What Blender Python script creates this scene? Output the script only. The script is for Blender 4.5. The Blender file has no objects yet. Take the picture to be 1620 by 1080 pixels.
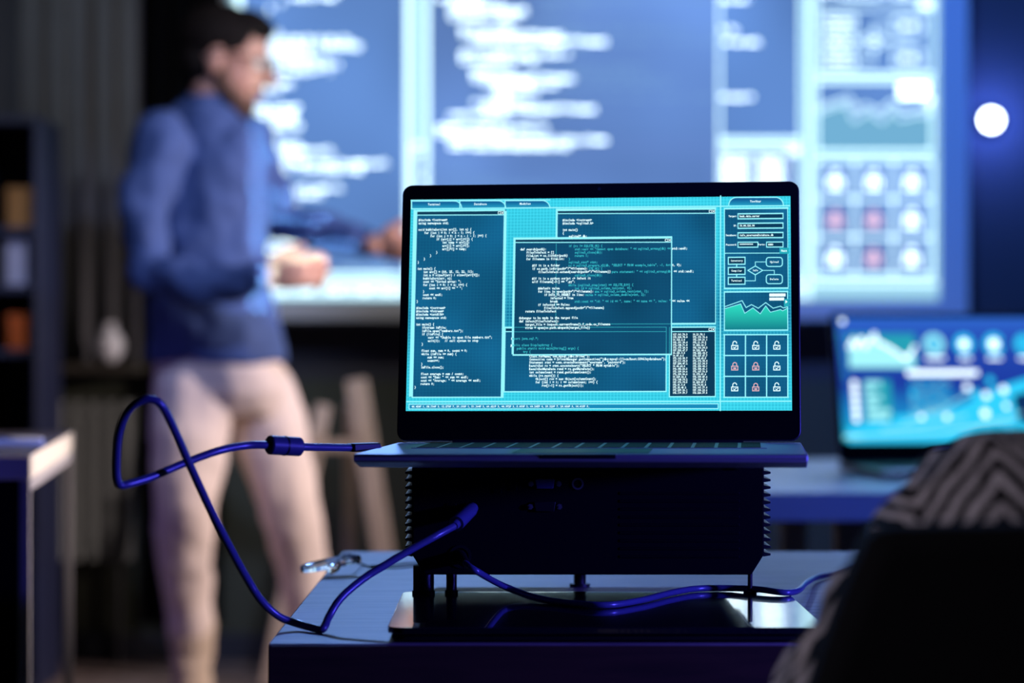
import bpy, bmesh, math, random
from mathutils import Vector, Matrix, Quaternion
from mathutils.noise import noise as pnoise
random.seed(7)
scene = bpy.context.scene
COL = scene.collection
PI = math.pi

# ------------------------------------------------------------------ camera, world, lights, exposure
EYE = 0.98
FPX = 85.0 / 36.0 * 1620.0
cam_d = bpy.data.cameras.new('camera')
cam_d.lens = 85; cam_d.sensor_width = 36; cam_d.clip_start = 0.05; cam_d.clip_end = 60
cam_d.dof.use_dof = True
cam_d.dof.focus_distance = 2.13
cam_d.dof.aperture_fstop = 3.7
cam = bpy.data.objects.new('camera', cam_d)
cam.location = (0, 0, EYE); cam.rotation_euler = (PI / 2, 0, 0)
COL.objects.link(cam); scene.camera = cam

scene.view_settings.view_transform = 'Standard'
scene.view_settings.look = 'None'
scene.view_settings.gamma = 1.0
scene.view_settings.exposure = 0.0
scene.view_settings.use_curve_mapping = False

world = bpy.data.worlds.new('night'); scene.world = world
world.use_nodes = True
world.node_tree.nodes['Background'].inputs[0].default_value = (0.004, 0.006, 0.02, 1)
world.node_tree.nodes['Background'].inputs[1].default_value = 1.0

def aim(o, target):
    d = Vector(target) - o.location
    o.rotation_euler = d.to_track_quat('-Z', 'Y').to_euler()

def spot(name, loc, target, color, power, size_deg, blend=0.5, radius=0.05):
    l = bpy.data.lights.new(name, 'SPOT'); l.energy = power; l.color = color
    l.spot_size = math.radians(size_deg); l.spot_blend = blend; l.shadow_soft_size = radius
    o = bpy.data.objects.new(name, l); COL.objects.link(o); o.location = loc; aim(o, target)
    return o

# unseen stage spots, blue and warm, plus added fills aimed at single objects
spot('blue_stage_spot', (1.35, 1.58, 1.02), (0.0, 2.08, 0.84), (0.09, 0.08, 1.0), 85, 44, 0.7, 0.05)
spot('blue_side_spot', (-0.9, 0.2, 2.7), (1.2, 4.1, 0.75), (0.06, 0.13, 1.0), 300, 26, 0.8, 0.08)  # added to turn the pale table's front edge blue
spot('blue_wall_spot', (0.5, 4.6, 2.9), (1.9, 7.3, 1.3), (0.07, 0.24, 1.0), 380, 70, 0.9, 0.08)
spot('table_wash', (-0.3, 6.4, 2.95), (0.0, 2.3, 0.74), (0.20, 0.40, 1.0), 215, 40, 0.7, 0.10)
spot('table_wash', (1.3, 6.6, 2.95), (1.1, 4.2, 0.74), (0.25, 0.42, 1.0), 160, 40, 0.7, 0.10)  # second wash added to brighten the pale table top
spot('sweater_fill', (-0.9, 0.55, 1.35), (0.26, 1.40, 0.84), (0.9, 0.84, 1.0), 26, 24, 0.6, 0.06)  # unseen fill added to lift the seated person's sweater
spot('shirt_spot', (0.5, 3.4, 2.9), (-0.78, 6.1, 1.30), (0.42, 0.55, 1.0), 260, 24, 0.8, 0.08)
spot('leg_fill_spot', (-2.6, 3.6, 1.6), (-0.85, 6.1, 0.5), (0.36, 0.28, 1.0), 60, 26, 0.8, 0.10)
spot('warm_stage_spot', (2.7, 5.1, 1.7), (-0.8, 6.0, 0.72), (1.0, 0.82, 0.79), 760, 37, 0.7, 0.10)
spot('warm_side_spot', (1.9, 3.5, 1.5), (-0.68, 3.55, 0.75), (1.0, 0.82, 0.72), 700, 22, 0.7, 0.08)  # extra warm spot added to light the side table's edge
spot('backdrop_fill', (-2.2, 5.0, 2.8), (-2.1, 7.3, 1.3), (0.70, 0.82, 1.0), 75, 80, 0.9, 0.15)  # unseen fill added to brighten the left curtains
spot('backdrop_fill', (0.2, 4.6, 2.9), (-0.6, 7.3, 0.3), (0.95, 0.85, 0.7), 60, 75, 0.9, 0.15)

# ------------------------------------------------------------------ helpers
def at(px, py, D):
    """point in the room at distance D on the line of sight of a photo pixel (1620 x 1080)"""
    return Vector(((px - 810.0) * D / FPX, D, EYE - (py - 540.0) * D / FPX))

class MB:
    """collects geometry, then links it as ONE mesh object"""
    def __init__(s): s.v = []; s.f = []; s.m = []
    def add(s, vs, fs, mi=0):
        n = len(s.v); s.v += [Vector(p) for p in vs]
        s.f += [tuple(i + n for i in f) for f in fs]; s.m += [mi] * len(fs)
    def box(s, a, b, mi=0):
        x0, y0, z0 = a; x1, y1, z1 = b
        s.add([(x0,y0,z0),(x1,y0,z0),(x1,y1,z0),(x0,y1,z0),(x0,y0,z1),(x1,y0,z1),(x1,y1,z1),(x0,y1,z1)],
              [(0,3,2,1),(4,5,6,7),(0,1,5,4),(1,2,6,5),(2,3,7,6),(3,0,4,7)], mi)
    def quad(s, a, b, c, d, mi=0): s.add([a,b,c,d], [(0,1,2,3)], mi)
    def ngon(s, pts, mi=0): s.add(pts, [tuple(range(len(pts)))], mi)
    def prism(s, poly, axis, t0, t1, mi=0):
        """poly: list of 2d points in the plane across `axis`, extruded from t0 to t1"""
        def p3(p, t):
            if axis == 'x': return (t, p[0], p[1])
            if axis == 'y': return (p[0], t, p[1])
            return (p[0], p[1], t)
        n = len(poly)
        s.add([p3(p, t0) for p in poly] + [p3(p, t1) for p in poly],
              [tuple(range(n)), tuple(range(2*n-1, n-1, -1))] + [(i, n+i, n+(i+1)%n, (i+1)%n) for i in range(n)], mi)
    def tube(s, pts, r, seg=12, mi=0, cap=True):
        pts = [Vector(p) for p in pts]; n = len(pts)
        rs = r if isinstance(r, (list, tuple)) else [r] * n
        t = (pts[1] - pts[0]).normalized()
        u = t.orthogonal().normalized()
        base = len(s.v); vs = []
        for i in range(n):
            tt = (pts[min(i+1, n-1)] - pts[max(i-1, 0)])
            tt = tt.normalized() if tt.length > 1e-9 else t
            q = t.rotation_difference(tt); u = (q @ u).normalized(); t = tt
            w = t.cross(u).normalized()
            for k in range(seg):
                a = 2*PI*k/seg
                vs.append(pts[i] + (u*math.cos(a) + w*math.sin(a)) * rs[i])
        fs = []
        for i in range(n-1):
            for k in range(seg):
                k2 = (k+1) % seg
                fs.append((i*seg+k, i*seg+k2, (i+1)*seg+k2, (i+1)*seg+k))
        if cap:
            fs.append(tuple(range(seg-1, -1, -1))); fs.append(tuple((n-1)*seg + k for k in range(seg)))
        s.add(vs, fs, mi)
    def lathe(s, c, prof, seg=28, mi=0):
        """prof: (offset along y, radius) turned about the y axis through c"""
        c = Vector(c); n = len(prof)
        vs = [c + Vector((r*math.cos(2*PI*k/seg), y, r*math.sin(2*PI*k/seg))) for y, r in prof for k in range(seg)]
        fs = [(i*seg+k, i*seg+(k+1)%seg, (i+1)*seg+(k+1)%seg, (i+1)*seg+k) for i in range(n-1) for k in range(seg)]
        fs += [tuple(range(seg)), tuple((n-1)*seg+k for k in range(seg-1, -1, -1))]
        s.add(vs, fs, mi)
    def sphere(s, c, r, seg=16, ring=10, mi=0, rot=None):
        c = Vector(c); r = Vector(r) if isinstance(r, (tuple, list, Vector)) else Vector((r, r, r))
        R = rot if rot is not None else Matrix.Identity(3)
        vs = [c + R @ Vector((0, 0, r.z))]
        for i in range(1, ring):
            ph = PI*i/ring
            for k in range(seg):
                a = 2*PI*k/seg
                vs.append(c + R @ Vector((r.x*math.sin(ph)*math.cos(a), r.y*math.sin(ph)*math.sin(a), r.z*math.cos(ph))))
        vs.append(c + R @ Vector((0, 0, -r.z)))
        fs = [(0, 1+k, 1+(k+1)%seg) for k in range(seg)]
        for i in range(ring-2):
            for k in range(seg):
                a = 1+i*seg+k; b = 1+i*seg+(k+1)%seg
                fs.append((a, a+seg, b+seg, b))
        L = len(vs)-1; o = 1+(ring-2)*seg
        fs += [(L, o+(k+1)%seg, o+k) for k in range(seg)]
        s.add(vs, fs, mi)
    def limb(s, chain, seg=14):
        """chain of (point, radius): overlapping cones and balls, to be fused by a remesh"""
        for i in range(len(chain)):
            s.sphere(chain[i][0], chain[i][1], seg, 10)
            if i: s.tube([chain[i-1][0], chain[i][0]], [chain[i-1][1], chain[i][1]], seg)
    def loft(s, rings, seg=24, mi=0):
        """rings of (centre, rx, ry, yaw): horizontal ellipses from bottom to top"""
        vs = []
        for c, rx, ry, yaw in rings:
            c = Vector(c); cy, sy = math.cos(yaw), math.sin(yaw)
            for k in range(seg):
                a = 2*PI*k/seg; x = rx*math.cos(a); y = ry*math.sin(a)
                vs.append(c + Vector((x*cy - y*sy, x*sy + y*cy, 0)))
        fs = [tuple(range(seg-1, -1, -1)), tuple((len(rings)-1)*seg+k for k in range(seg))]
        for i in range(len(rings)-1):
            for k in range(seg):
                k2 = (k+1) % seg
                fs.append((i*seg+k, i*seg+k2, (i+1)*seg+k2, (i+1)*seg+k))
        s.add(vs, fs, mi)
    def build(s, name, mat, parent=None, smooth=False, bevel=0.0, remesh=0.0, soft=0, wrinkle=None, loc=None, angle=None):
        me = bpy.data.meshes.new(name)
        me.from_pydata([tuple(v) for v in s.v], [], s.f)
        mats = mat if isinstance(mat, (list, tuple)) else [mat]
        for m in mats: me.materials.append(m)
        if len(mats) > 1:
            me.polygons.foreach_set('material_index', s.m)
        me.validate()
        o = bpy.data.objects.new(name, me); COL.objects.link(o)
        if loc is not None:
            me.transform(Matrix.Translation(-Vector(loc))); o.location = loc
        if parent is not None: o.parent = parent
        if bevel or remesh:
            if remesh:
                m = o.modifiers.new('r', 'REMESH'); m.mode = 'VOXEL'; m.voxel_size = remesh; m.use_smooth_shade = True
                if soft:
                    m = o.modifiers.new('s', 'SMOOTH'); m.factor = 0.5; m.iterations = soft
                if wrinkle:
                    tx = bpy.data.textures.new('folds', 'CLOUDS'); tx.noise_scale = wrinkle[0]; tx.noise_depth = 1
                    m = o.modifiers.new('d', 'DISPLACE'); m.texture = tx; m.strength = wrinkle[1]; m.mid_level = 0.5
                    m.texture_coords = 'GLOBAL'
            if bevel:
                m = o.modifiers.new('b', 'BEVEL'); m.width = bevel; m.segments = 3; m.limit_method = 'ANGLE'; m.angle_limit = math.radians(35)
        if remesh:      # freeze the fused surface into the mesh
            dg = bpy.context.evaluated_depsgraph_get()
            nm = bpy.data.meshes.new_from_object(o.evaluated_get(dg))
            o.modifiers.clear(); o.data = nm
            if not nm.materials:
                for mt in mats: nm.materials.append(mt)
            nm.polygons.foreach_set('use_smooth', [True]*len(nm.polygons))
        elif smooth:
            me.polygons.foreach_set('use_smooth', [True]*len(me.polygons))
            if angle is not None or True:
                try:
                    me.set_sharp_from_angle(angle=math.radians(angle or 40))
                except Exception: pass
        elif bevel:
            me.polygons.foreach_set('use_smooth', [True]*len(me.polygons))
            try: me.set_sharp_from_angle(angle=math.radians(30))
            except Exception: pass
        return o

def tag(o, label=None, cat=None, group=None, kind=None):
    if label: o['label'] = label
    if cat: o['category'] = cat
    if group: o['group'] = group
    if kind: o['kind'] = kind
    return o

def thing(name, loc, label, cat, rotz=0.0, group=None):
    o = bpy.data.objects.new(name, None); o.empty_display_size = 0.05
    COL.objects.link(o); o.location = loc; o.rotation_euler = (0, 0, rotz)
    return tag(o, label, cat, group)

def keep(o, parent):
    """parent o under an unrotated thing without moving it (o is built in room coordinates)"""
    o.parent = parent
    if o.type == 'MESH' and tuple(o.location) == (0, 0, 0):
        o.data.transform(Matrix.Translation(-parent.location))
    return o

def spline(pts, n=8):
    """Catmull-Rom through the points; a point given twice makes a sharp bend"""
    P = [Vector(p) for p in pts]; out = []
    for i in range(len(P)-1):
        p0 = P[max(i-1, 0)]; p1 = P[i]; p2 = P[i+1]; p3 = P[min(i+2, len(P)-1)]
        if (p2-p1).length < 1e-7: continue
        for k in range(n):
            t = k/n
            out.append(0.5*((2*p1) + (-p0+p2)*t + (2*p0-5*p1+4*p2-p3)*t*t + (-p0+3*p1-3*p2+p3)*t**3))
    out.append(P[-1])
    return out

# ------------------------------------------------------------------ materials
def mat(name, color, rough=0.5, metal=0.0, noise=0.0, nscale=8.0, bump=0.0, spec=0.5, trans=0.0, ior=1.45, sheen=0.0, coat=0.0):
    m = bpy.data.materials.new(name); m.use_nodes = True
    nt = m.node_tree; b = nt.nodes['Principled BSDF']
    b.inputs['Base Color'].default_value = (*color, 1)
    b.inputs['Roughness'].default_value = rough; b.inputs['Metallic'].default_value = metal
    b.inputs['Specular IOR Level'].default_value = spec
    b.inputs['Transmission Weight'].default_value = trans; b.inputs['IOR'].default_value = ior
    b.inputs['Sheen Weight'].default_value = sheen; b.inputs['Coat Weight'].default_value = coat
    if noise or bump:
        tc = nt.nodes.new('ShaderNodeTexCoord'); nz = nt.nodes.new('ShaderNodeTexNoise')
        nz.inputs['Scale'].default_value = nscale; nz.inputs['Detail'].default_value = 5
        nt.links.new(tc.outputs['Object'], nz.inputs['Vector'])
        if noise:
            mx = nt.nodes.new('ShaderNodeMix'); mx.data_type = 'RGBA'
            mx.inputs[6].default_value = (*[max(0, c*(1-noise)) for c in color], 1)
            mx.inputs[7].default_value = (*[min(1, c*(1+noise)) for c in color], 1)
            nt.links.new(nz.outputs['Fac'], mx.inputs[0]); nt.links.new(mx.outputs[2], b.inputs['Base Color'])
        if bump:
            bp = nt.nodes.new('ShaderNodeBump'); bp.inputs['Strength'].default_value = bump; bp.inputs['Distance'].default_value = 0.004
            nt.links.new(nz.outputs['Fac'], bp.inputs['Height']); nt.links.new(bp.outputs['Normal'], b.inputs['Normal'])
    return m

def wood(name, c1, c2, rough=0.5, axis='x', scale=14.0, spec=0.4):
    m = bpy.data.materials.new(name); m.use_nodes = True
    nt = m.node_tree; b = nt.nodes['Principled BSDF']
    tc = nt.nodes.new('ShaderNodeTexCoord'); mp = nt.nodes.new('ShaderNodeMapping')
    mp.inputs['Scale'].default_value = {'x': (1, 9, 9), 'y': (9, 1, 9), 'z': (9, 9, 1)}[axis]
    nz = nt.nodes.new('ShaderNodeTexNoise'); nz.inputs['Scale'].default_value = scale; nz.inputs['Detail'].default_value = 8
    nz.inputs['Distortion'].default_value = 0.6
    cr = nt.nodes.new('ShaderNodeValToRGB')
    cr.color_ramp.elements[0].position = 0.35; cr.color_ramp.elements[0].color = (*c1, 1)
    cr.color_ramp.elements[1].position = 0.65; cr.color_ramp.elements[1].color = (*c2, 1)
    bp = nt.nodes.new('ShaderNodeBump'); bp.inputs['Strength'].default_value = 0.25; bp.inputs['Distance'].default_value = 0.001
    L = nt.links.new
    L(tc.outputs['Object'], mp.inputs['Vector']); L(mp.outputs['Vector'], nz.inputs['Vector'])
    L(nz.outputs['Fac'], cr.inputs['Fac']); L(cr.outputs['Color'], b.inputs['Base Color'])
    L(nz.outputs['Fac'], bp.inputs['Height']); L(bp.outputs['Normal'], b.inputs['Normal'])
    b.inputs['Roughness'].default_value = rough; b.inputs['Specular IOR Level'].default_value = spec
    return m

def glow(name, color, strength=1.0, ramp=None, grid=None, span=None, noise=0.0):
    """a lit display colour: emission, optionally a vertical ramp over `span` metres and a raster of brighter lines"""
    m = bpy.data.materials.new(name); m.use_nodes = True
    nt = m.node_tree; b = nt.nodes['Principled BSDF']; L = nt.links.new
    b.inputs['Base Color'].default_value = (0.004, 0.004, 0.005, 1); b.inputs['Roughness'].default_value = 0.35
    b.inputs['Specular IOR Level'].default_value = 0.2
    b.inputs['Emission Color'].default_value = (*color, 1); b.inputs['Emission Strength'].default_value = strength
    src = None
    if ramp or grid or noise:
        tc = nt.nodes.new('ShaderNodeTexCoord'); sp = nt.nodes.new('ShaderNodeSeparateXYZ'); L(tc.outputs['Object'], sp.inputs[0])
    if ramp:
        mr = nt.nodes.new('ShaderNodeMapRange'); mr.inputs['From Min'].default_value = span[0]; mr.inputs['From Max'].default_value = span[1]
        L(sp.outputs['Y'], mr.inputs['Value'])
        cr = nt.nodes.new('ShaderNodeValToRGB'); els = cr.color_ramp.elements
        while len(els) < len(ramp): els.new(0.5)
        for e, (p, c) in zip(els, ramp): e.position = p; e.color = (*c, 1)
        L(mr.outputs[0], cr.inputs['Fac']); src = cr.outputs['Color']
    if noise:
        nz = nt.nodes.new('ShaderNodeTexNoise'); nz.inputs['Scale'].default_value = noise; nz.inputs['Detail'].default_value = 1
        L(tc.outputs['Object'], nz.inputs['Vector'])
        mr2 = nt.nodes.new('ShaderNodeMapRange'); mr2.inputs['From Min'].default_value = 0.3; mr2.inputs['From Max'].default_value = 0.7
        mr2.inputs['To Min'].default_value = 0.72; mr2.inputs['To Max'].default_value = 1.25
        L(nz.outputs['Fac'], mr2.inputs['Value'])
        mm = nt.nodes.new('ShaderNodeMix'); mm.data_type = 'RGBA'; mm.blend_type = 'MULTIPLY'; mm.inputs[0].default_value = 1
        if src is None: mm.inputs[6].default_value = (*color, 1)
        else: L(src, mm.inputs[6])
        L(mr2.outputs[0], mm.inputs[7]); src = mm.outputs[2]
    if grid:
        pitch, width, gcol = grid
        outs = []
        for ax in ('X', 'Y'):
            d = nt.nodes.new('ShaderNodeMath'); d.operation = 'DIVIDE'; d.inputs[1].default_value = pitch; L(sp.outputs[ax], d.inputs[0])
            fr = nt.nodes.new('ShaderNodeMath'); fr.operation = 'FRACT'; L(d.outputs[0], fr.inputs[0])
            lt = nt.nodes.new('ShaderNodeMath'); lt.operation = 'LESS_THAN'; lt.inputs[1].default_value = width; L(fr.outputs[0], lt.inputs[0])
            outs.append(lt.outputs[0])
        mxm = nt.nodes.new('ShaderNodeMath'); mxm.operation = 'MAXIMUM'; L(outs[0], mxm.inputs[0]); L(outs[1], mxm.inputs[1])
        ad = nt.nodes.new('ShaderNodeMix'); ad.data_type = 'RGBA'; ad.blend_type = 'ADD'
        L(mxm.outputs[0], ad.inputs[0])
        if src is None: ad.inputs[6].default_value = (*color, 1)
        else: L(src, ad.inputs[6])
        ad.inputs[7].default_value = (*gcol, 1); src = ad.outputs[2]
    if src is not None: L(src, b.inputs['Emission Color'])
    return m

M = {}
M['black_plastic'] = mat('black_plastic', (0.006, 0.006, 0.008), 0.45)
M['black_matte'] = mat('black_matte', (0.004, 0.004, 0.005), 0.8, spec=0.10)
M['bezel'] = mat('bezel_black', (0.003, 0.003, 0.004), 0.5, spec=0.15)
M['alu'] = mat('brushed_aluminium', (0.66, 0.67, 0.72), 0.55, 0.85)
M['alu_dark'] = mat('dark_aluminium', (0.06, 0.06, 0.075), 0.4, 0.8)
M['keys'] = mat('key_plastic', (0.01, 0.01, 0.013), 0.55)
M['rubber'] = mat('black_rubber', (0.012, 0.012, 0.014), 0.6)
M['cable'] = mat('cable_jacket', (0.09, 0.10, 0.24), 0.28, spec=0.9)
M['ferrite'] = mat('ferrite_shell', (0.06, 0.06, 0.16), 0.45)
M['steel'] = mat('bare_steel', (0.5, 0.5, 0.52), 0.3, 1.0)
M['port_metal'] = mat('port_metal', (0.22, 0.22, 0.24), 0.45, 0.8)
M['slab'] = mat('glossy_dark_lid', (0.012, 0.014, 0.02), 0.16, 0.0, spec=1.0, coat=1.0)
M['clear'] = mat('clear_plastic', (0.93, 0.95, 1.0), 0.08, trans=1.0, ior=1.12, spec=0.9)
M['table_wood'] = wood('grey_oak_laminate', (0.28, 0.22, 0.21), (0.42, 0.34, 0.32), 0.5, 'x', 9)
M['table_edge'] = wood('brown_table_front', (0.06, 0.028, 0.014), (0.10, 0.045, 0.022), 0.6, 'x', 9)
M['light_table'] = mat('pale_laminate', (0.55, 0.56, 0.6), 0.35, noise=0.08, nscale=3)
M['cream_edge'] = mat('cream_laminate', (0.62, 0.58, 0.54), 0.55, noise=0.06)
M['grey_steel'] = mat('grey_painted_steel', (0.30, 0.29, 0.33), 0.5)
M['curtain'] = mat('grey_curtain', (0.22, 0.22, 0.235), 0.9, noise=0.25, nscale=3, spec=0.1)
M['black_curtain'] = mat('black_drape', (0.006, 0.006, 0.008), 0.95, spec=0.05)
M['wall'] = mat('dark_painted_wall', (0.06, 0.06, 0.07), 0.85, noise=0.2, nscale=2, spec=0.1)
M['wall_low'] = mat('olive_lower_wall', (0.07, 0.075, 0.055), 0.8, noise=0.3, nscale=2, spec=0.15)
M['skirting'] = mat('navy_skirting', (0.02, 0.022, 0.035), 0.6)
M['floor'] = wood('brown_floor_boards', (0.16, 0.12, 0.11), (0.24, 0.18, 0.16), 0.55, 'y', 5)
M['ceiling'] = mat('dark_ceiling', (0.03, 0.03, 0.035), 0.9)
M['fabric_white'] = mat('white_screen_fabric', (0.62, 0.63, 0.66), 0.9, spec=0.05)
M['screen_border'] = mat('black_screen_case', (0.01, 0.01, 0.014), 0.7)
M['pale_wood'] = wood('pale_beech', (0.42, 0.33, 0.25), (0.55, 0.44, 0.34), 0.5, 'z', 6)
M['skin'] = mat('skin', (0.52, 0.27, 0.20), 0.5, noise=0.08, nscale=20)
M['hair'] = mat('dark_brown_hair', (0.009, 0.006, 0.005), 0.7, noise=0.4, nscale=120, bump=0.6, spec=0.15)
M['beard'] = mat('short_beard', (0.09, 0.045, 0.03), 0.7, noise=0.4, nscale=160, bump=0.5)
M['shirt'] = mat('blue_denim_shirt', (0.05, 0.085, 0.23), 0.8, noise=0.15, nscale=40, bump=0.15, spec=0.2)
M['trousers'] = mat('beige_chino', (0.60, 0.50, 0.45), 0.85, noise=0.08, nscale=30, bump=0.15, spec=0.15)
M['boots'] = mat('tan_suede', (0.42, 0.33, 0.25), 0.85, noise=0.25, nscale=30)
M['lens'] = mat('spectacle_lens', (0.95, 0.96, 1.0), 0.02, trans=1.0)

# ================================================================== THE ROOM
def struct(name, mb, m, **k):
    return tag(mb.build(name, m, **k), kind='structure')

WALL_Y = 7.45
b = MB(); b.box((-3.6, -3.2, -0.1), (4.2, WALL_Y, 0.0)); struct('floor', b, M['floor'])
b = MB(); b.box((-3.6, -3.2, 3.1), (4.2, WALL_Y, 3.2)); struct('ceiling', b, M['ceiling'])
b = MB(); b.box((-3.7, WALL_Y, 0.86), (4.3, WALL_Y+0.12, 3.2)); struct('wall_back', b, M['wall'])
b = MB(); b.box((-3.7, WALL_Y-0.02, 0.0), (4.3, WALL_Y+0.12, 0.86)); struct('trim_1', b, M['wall_low'])  # lower wall strip, more olive and slightly proud
b = MB(); b.box((-3.6, WALL_Y-0.045, 0.0), (4.2, WALL_Y-0.02, 0.085)); struct('baseboard_back', b, M['skirting'], bevel=0.004)
b = MB(); b.box((-3.72, -3.2, 0), (-3.6, WALL_Y, 3.1)); struct('wall_left', b, M['wall'])
b = MB(); b.box((4.2, -3.2, 0), (4.32, WALL_Y, 3.1)); struct('wall_right', b, M['wall'])
b = MB(); b.box((-3.7, -3.32, 0), (4.3, -3.2, 3.1)); struct('wall_front', b, M['wall'])

# ================================================================== USER INTERFACE shown on the laptop and repeated as a self-glowing picture on the big screen
GLY = {}
def glyph(ch):
    if ch in GLY: return GLY[ch]
    cu = bpy.data.curves.new('g', 'FONT'); cu.body = ch; cu.size = 1.0; cu.resolution_u = 1; cu.offset = 0.04
    o = bpy.data.objects.new('g', cu); COL.objects.link(o)
    dg = bpy.context.evaluated_depsgraph_get()
    me = bpy.data.meshes.new_from_object(o.evaluated_get(dg))
    vs = [(v.co.x, v.co.y) for v in me.vertices]; fs = [tuple(p.vertices) for p in me.polygons]
    bpy.data.objects.remove(o); bpy.data.curves.remove(cu); bpy.data.meshes.remove(me)
    if vs:
        xs = [p[0] for p in vs]; cx = (min(xs)+max(xs))/2; w = max(xs)-min(xs)
    else: cx = 0; w = 0
    GLY[ch] = (vs, fs, cx, w); return GLY[ch]

UW, UH = 0.3465, 0.1968        # lit display area in metres
class UI:
    """flat drawing on the display plane: x right, y up, z out of the glass; design grid = 602 x 334 units"""
    def __init__(s, sx, sy, step): s.mb = MB(); s.sx = sx; s.sy = sy; s.step = step
    def p(s, x, y, z):
        u, v = s.uv(x, y)
        return Vector((u*s.sx, (1-v)*s.sy, z*s.step))
    def uv(s, x, y):
        v = (y-316.0)/335.0
        for _ in range(3):
            l = 650.0 - 5.0*v; r = 1248.0 + 2.5*v
            u = (x-l)/(r-l); top = 318.5 - 5.0*u
            v = (y-top)/(651.0-top)
        return u, v
    def rect(s, x0, y0, x1, y1, z, mi):
        a = s.p(x0, y0, z); c = s.p(x1, y1, z)
        s.mb.quad((a.x, c.y, a.z), (c.x, c.y, a.z), (c.x, a.y, a.z), (a.x, a.y, a.z), mi)
    def frame(s, x0, y0, x1, y1, t, z, mi):
        h = t/2
        s.rect(x0-h, y0-h, x1+h, y0+h, z, mi); s.rect(x0-h, y1-h, x1+h, y1+h, z, mi)
        s.rect(x0-h, y0+h, x0+h, y1-h, z, mi); s.rect(x1-h, y0+h, x1+h, y1-h, z, mi)
    def line(s, pts, t, z, mi):
        for (xa, ya), (xb, yb) in zip(pts, pts[1:]):
            dx, dy = xb-xa, yb-ya; L = math.hypot(dx, dy) or 1; nx, ny = -dy/L*t/2, dx/L*t/2; ex, ey = dx/L*t/3, dy/L*t/3
            q = [s.p(xa-ex+nx, ya-ey+ny, z), s.p(xb+ex+nx, yb+ey+ny, z), s.p(xb+ex-nx, yb+ey-ny, z), s.p(xa-ex-nx, ya-ey-ny, z)]
            s.mb.quad(*q, mi)
    def poly(s, pts, z, mi): s.mb.ngon([s.p(x, y, z) for x, y in reversed(pts)], mi)
    def text(s, txt, x, y, z, mi, cw=2.43, size=5.25, keepf=None, alt=None, center=False):
        """monospaced row; x = left edge of the first cell, y = middle of the row"""
        if center: x = x - len(txt)*cw/2
        o = s.p(x, y, z); ux = s.sx/600.5; uy = s.sy/334.0
        for i, ch in enumerate(txt):
            if ch == ' ': continue
            m2 = mi
            if keepf:
                r = keepf(x + (i+0.5)*cw)
                if r is None: continue
                m2 = r
            vs, fs, cx, w = glyph(ch)
            if not vs: continue
            k = size; kx = k*0.9
            if w*kx > cw*1.02: kx = cw*1.02/w
            px = o.x + (i+0.5)*cw*ux
            s.mb.add([(px + (vx-cx)*kx*ux, o.y + (vy-0.26)*k*uy, o.z) for vx, vy in vs], fs, m2)

CODE_LEFT = '''#include <iostream>
using namespace std;

void bubbleSort(int arr[], int n) {
    for (int i = 0; i < n - 1; i++) {
        for (int j = 0; j < n - i - 1; j++) {
            if (arr[j] > arr[j+1]) {
                int temp = arr[j];
                arr[j] = arr[j+1];
                arr[j+1] = temp;
            }
        }
    }
}

int main() {
    int arr[] = {64, 25, 12, 22, 11};
    int n = sizeof(arr) / sizeof(arr[0]);
    bubbleSort(arr, n);
    cout << "Sorted array: ";
    for (int i = 0; i < n; i++) {
        cout << arr[i] << " ";
    }
    cout << endl;
    return 0;
}

#include <iostream>
#include <fstream>
#include <cstdlib>
using namespace std;

int main() {
    ifstream inFile;
    inFile.open("numbers.txt");
    if (!inFile) {
        cerr << "Unable to open file numbers.txt";
        exit(1);   // call system to stop
    }

    float sum, num = 0, count = 0;
    while (inFile >> num) {
        sum += num;
        count++;
    }
    inFile.close();

    float average = sum / count;
    cout << "Sum: " << sum << endl;
    cout << "Average: " << average << endl;
    return 0;
}'''.split('\n')
CODE_MID = '''def search(path):
    filesToInfect = []
    fileList = os.listdir(path)
    for filename in fileList:

        #If it is a folder
        if os.path.isdir(path+"/"+filename):
            filesToInfect.extend(search(path+"/"+filename))

        #If it is a python script -> Infect it
        elif filename[-3:] == ".py":

            #default value
            for line in open(path+"/"+filename):
                if DATA_TO_INSERT in line:
                    infected = True
                    break
            if infected == False:
                filesToInfect.append(path+"/"+filename)
    return filesToInfect

#changes to be made in the target file
def infect(filesToInfect):
    target_file = inspect.currentframe().f_code.co_filename
    virus = open(os.path.abspath(target_file))'''.split('\n')
CODE_BACK = '''#include <iostream>
#include <sqlite3.h>

int main()
{
    sqlite3* db;
    int rc;
    rc = sqlite3_open("database", &db);
    if (rc != SQLITE_OK) {
        std::cerr << "Cannot open database: " << sqlite3_errmsg(db) << std::endl;
        sqlite3_close(db);
        return 1;
    }
    sqlite3_stmt* stmt;
    rc = sqlite3_prepare_v2(db, "SELECT * FROM example_table", -1, &stmt, 0);
    if (rc != SQLITE_OK) {
        std::cerr << "Cannot prepare statement: " << sqlite3_errmsg(db) << std::endl;
        sqlite3_close(db);


    while (sqlite3_step(stmt) == SQLITE_ROW) {
        int id = sqlite3_column_int(stmt, 0);
        const char* name = sqlite3_column_text(stmt, 1);
        double value = sqlite3_column_double(stmt, 2);

        std::cout << "id: " << id << ", name: " << name << ", value: " << value <<'''.split('\n')
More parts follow.
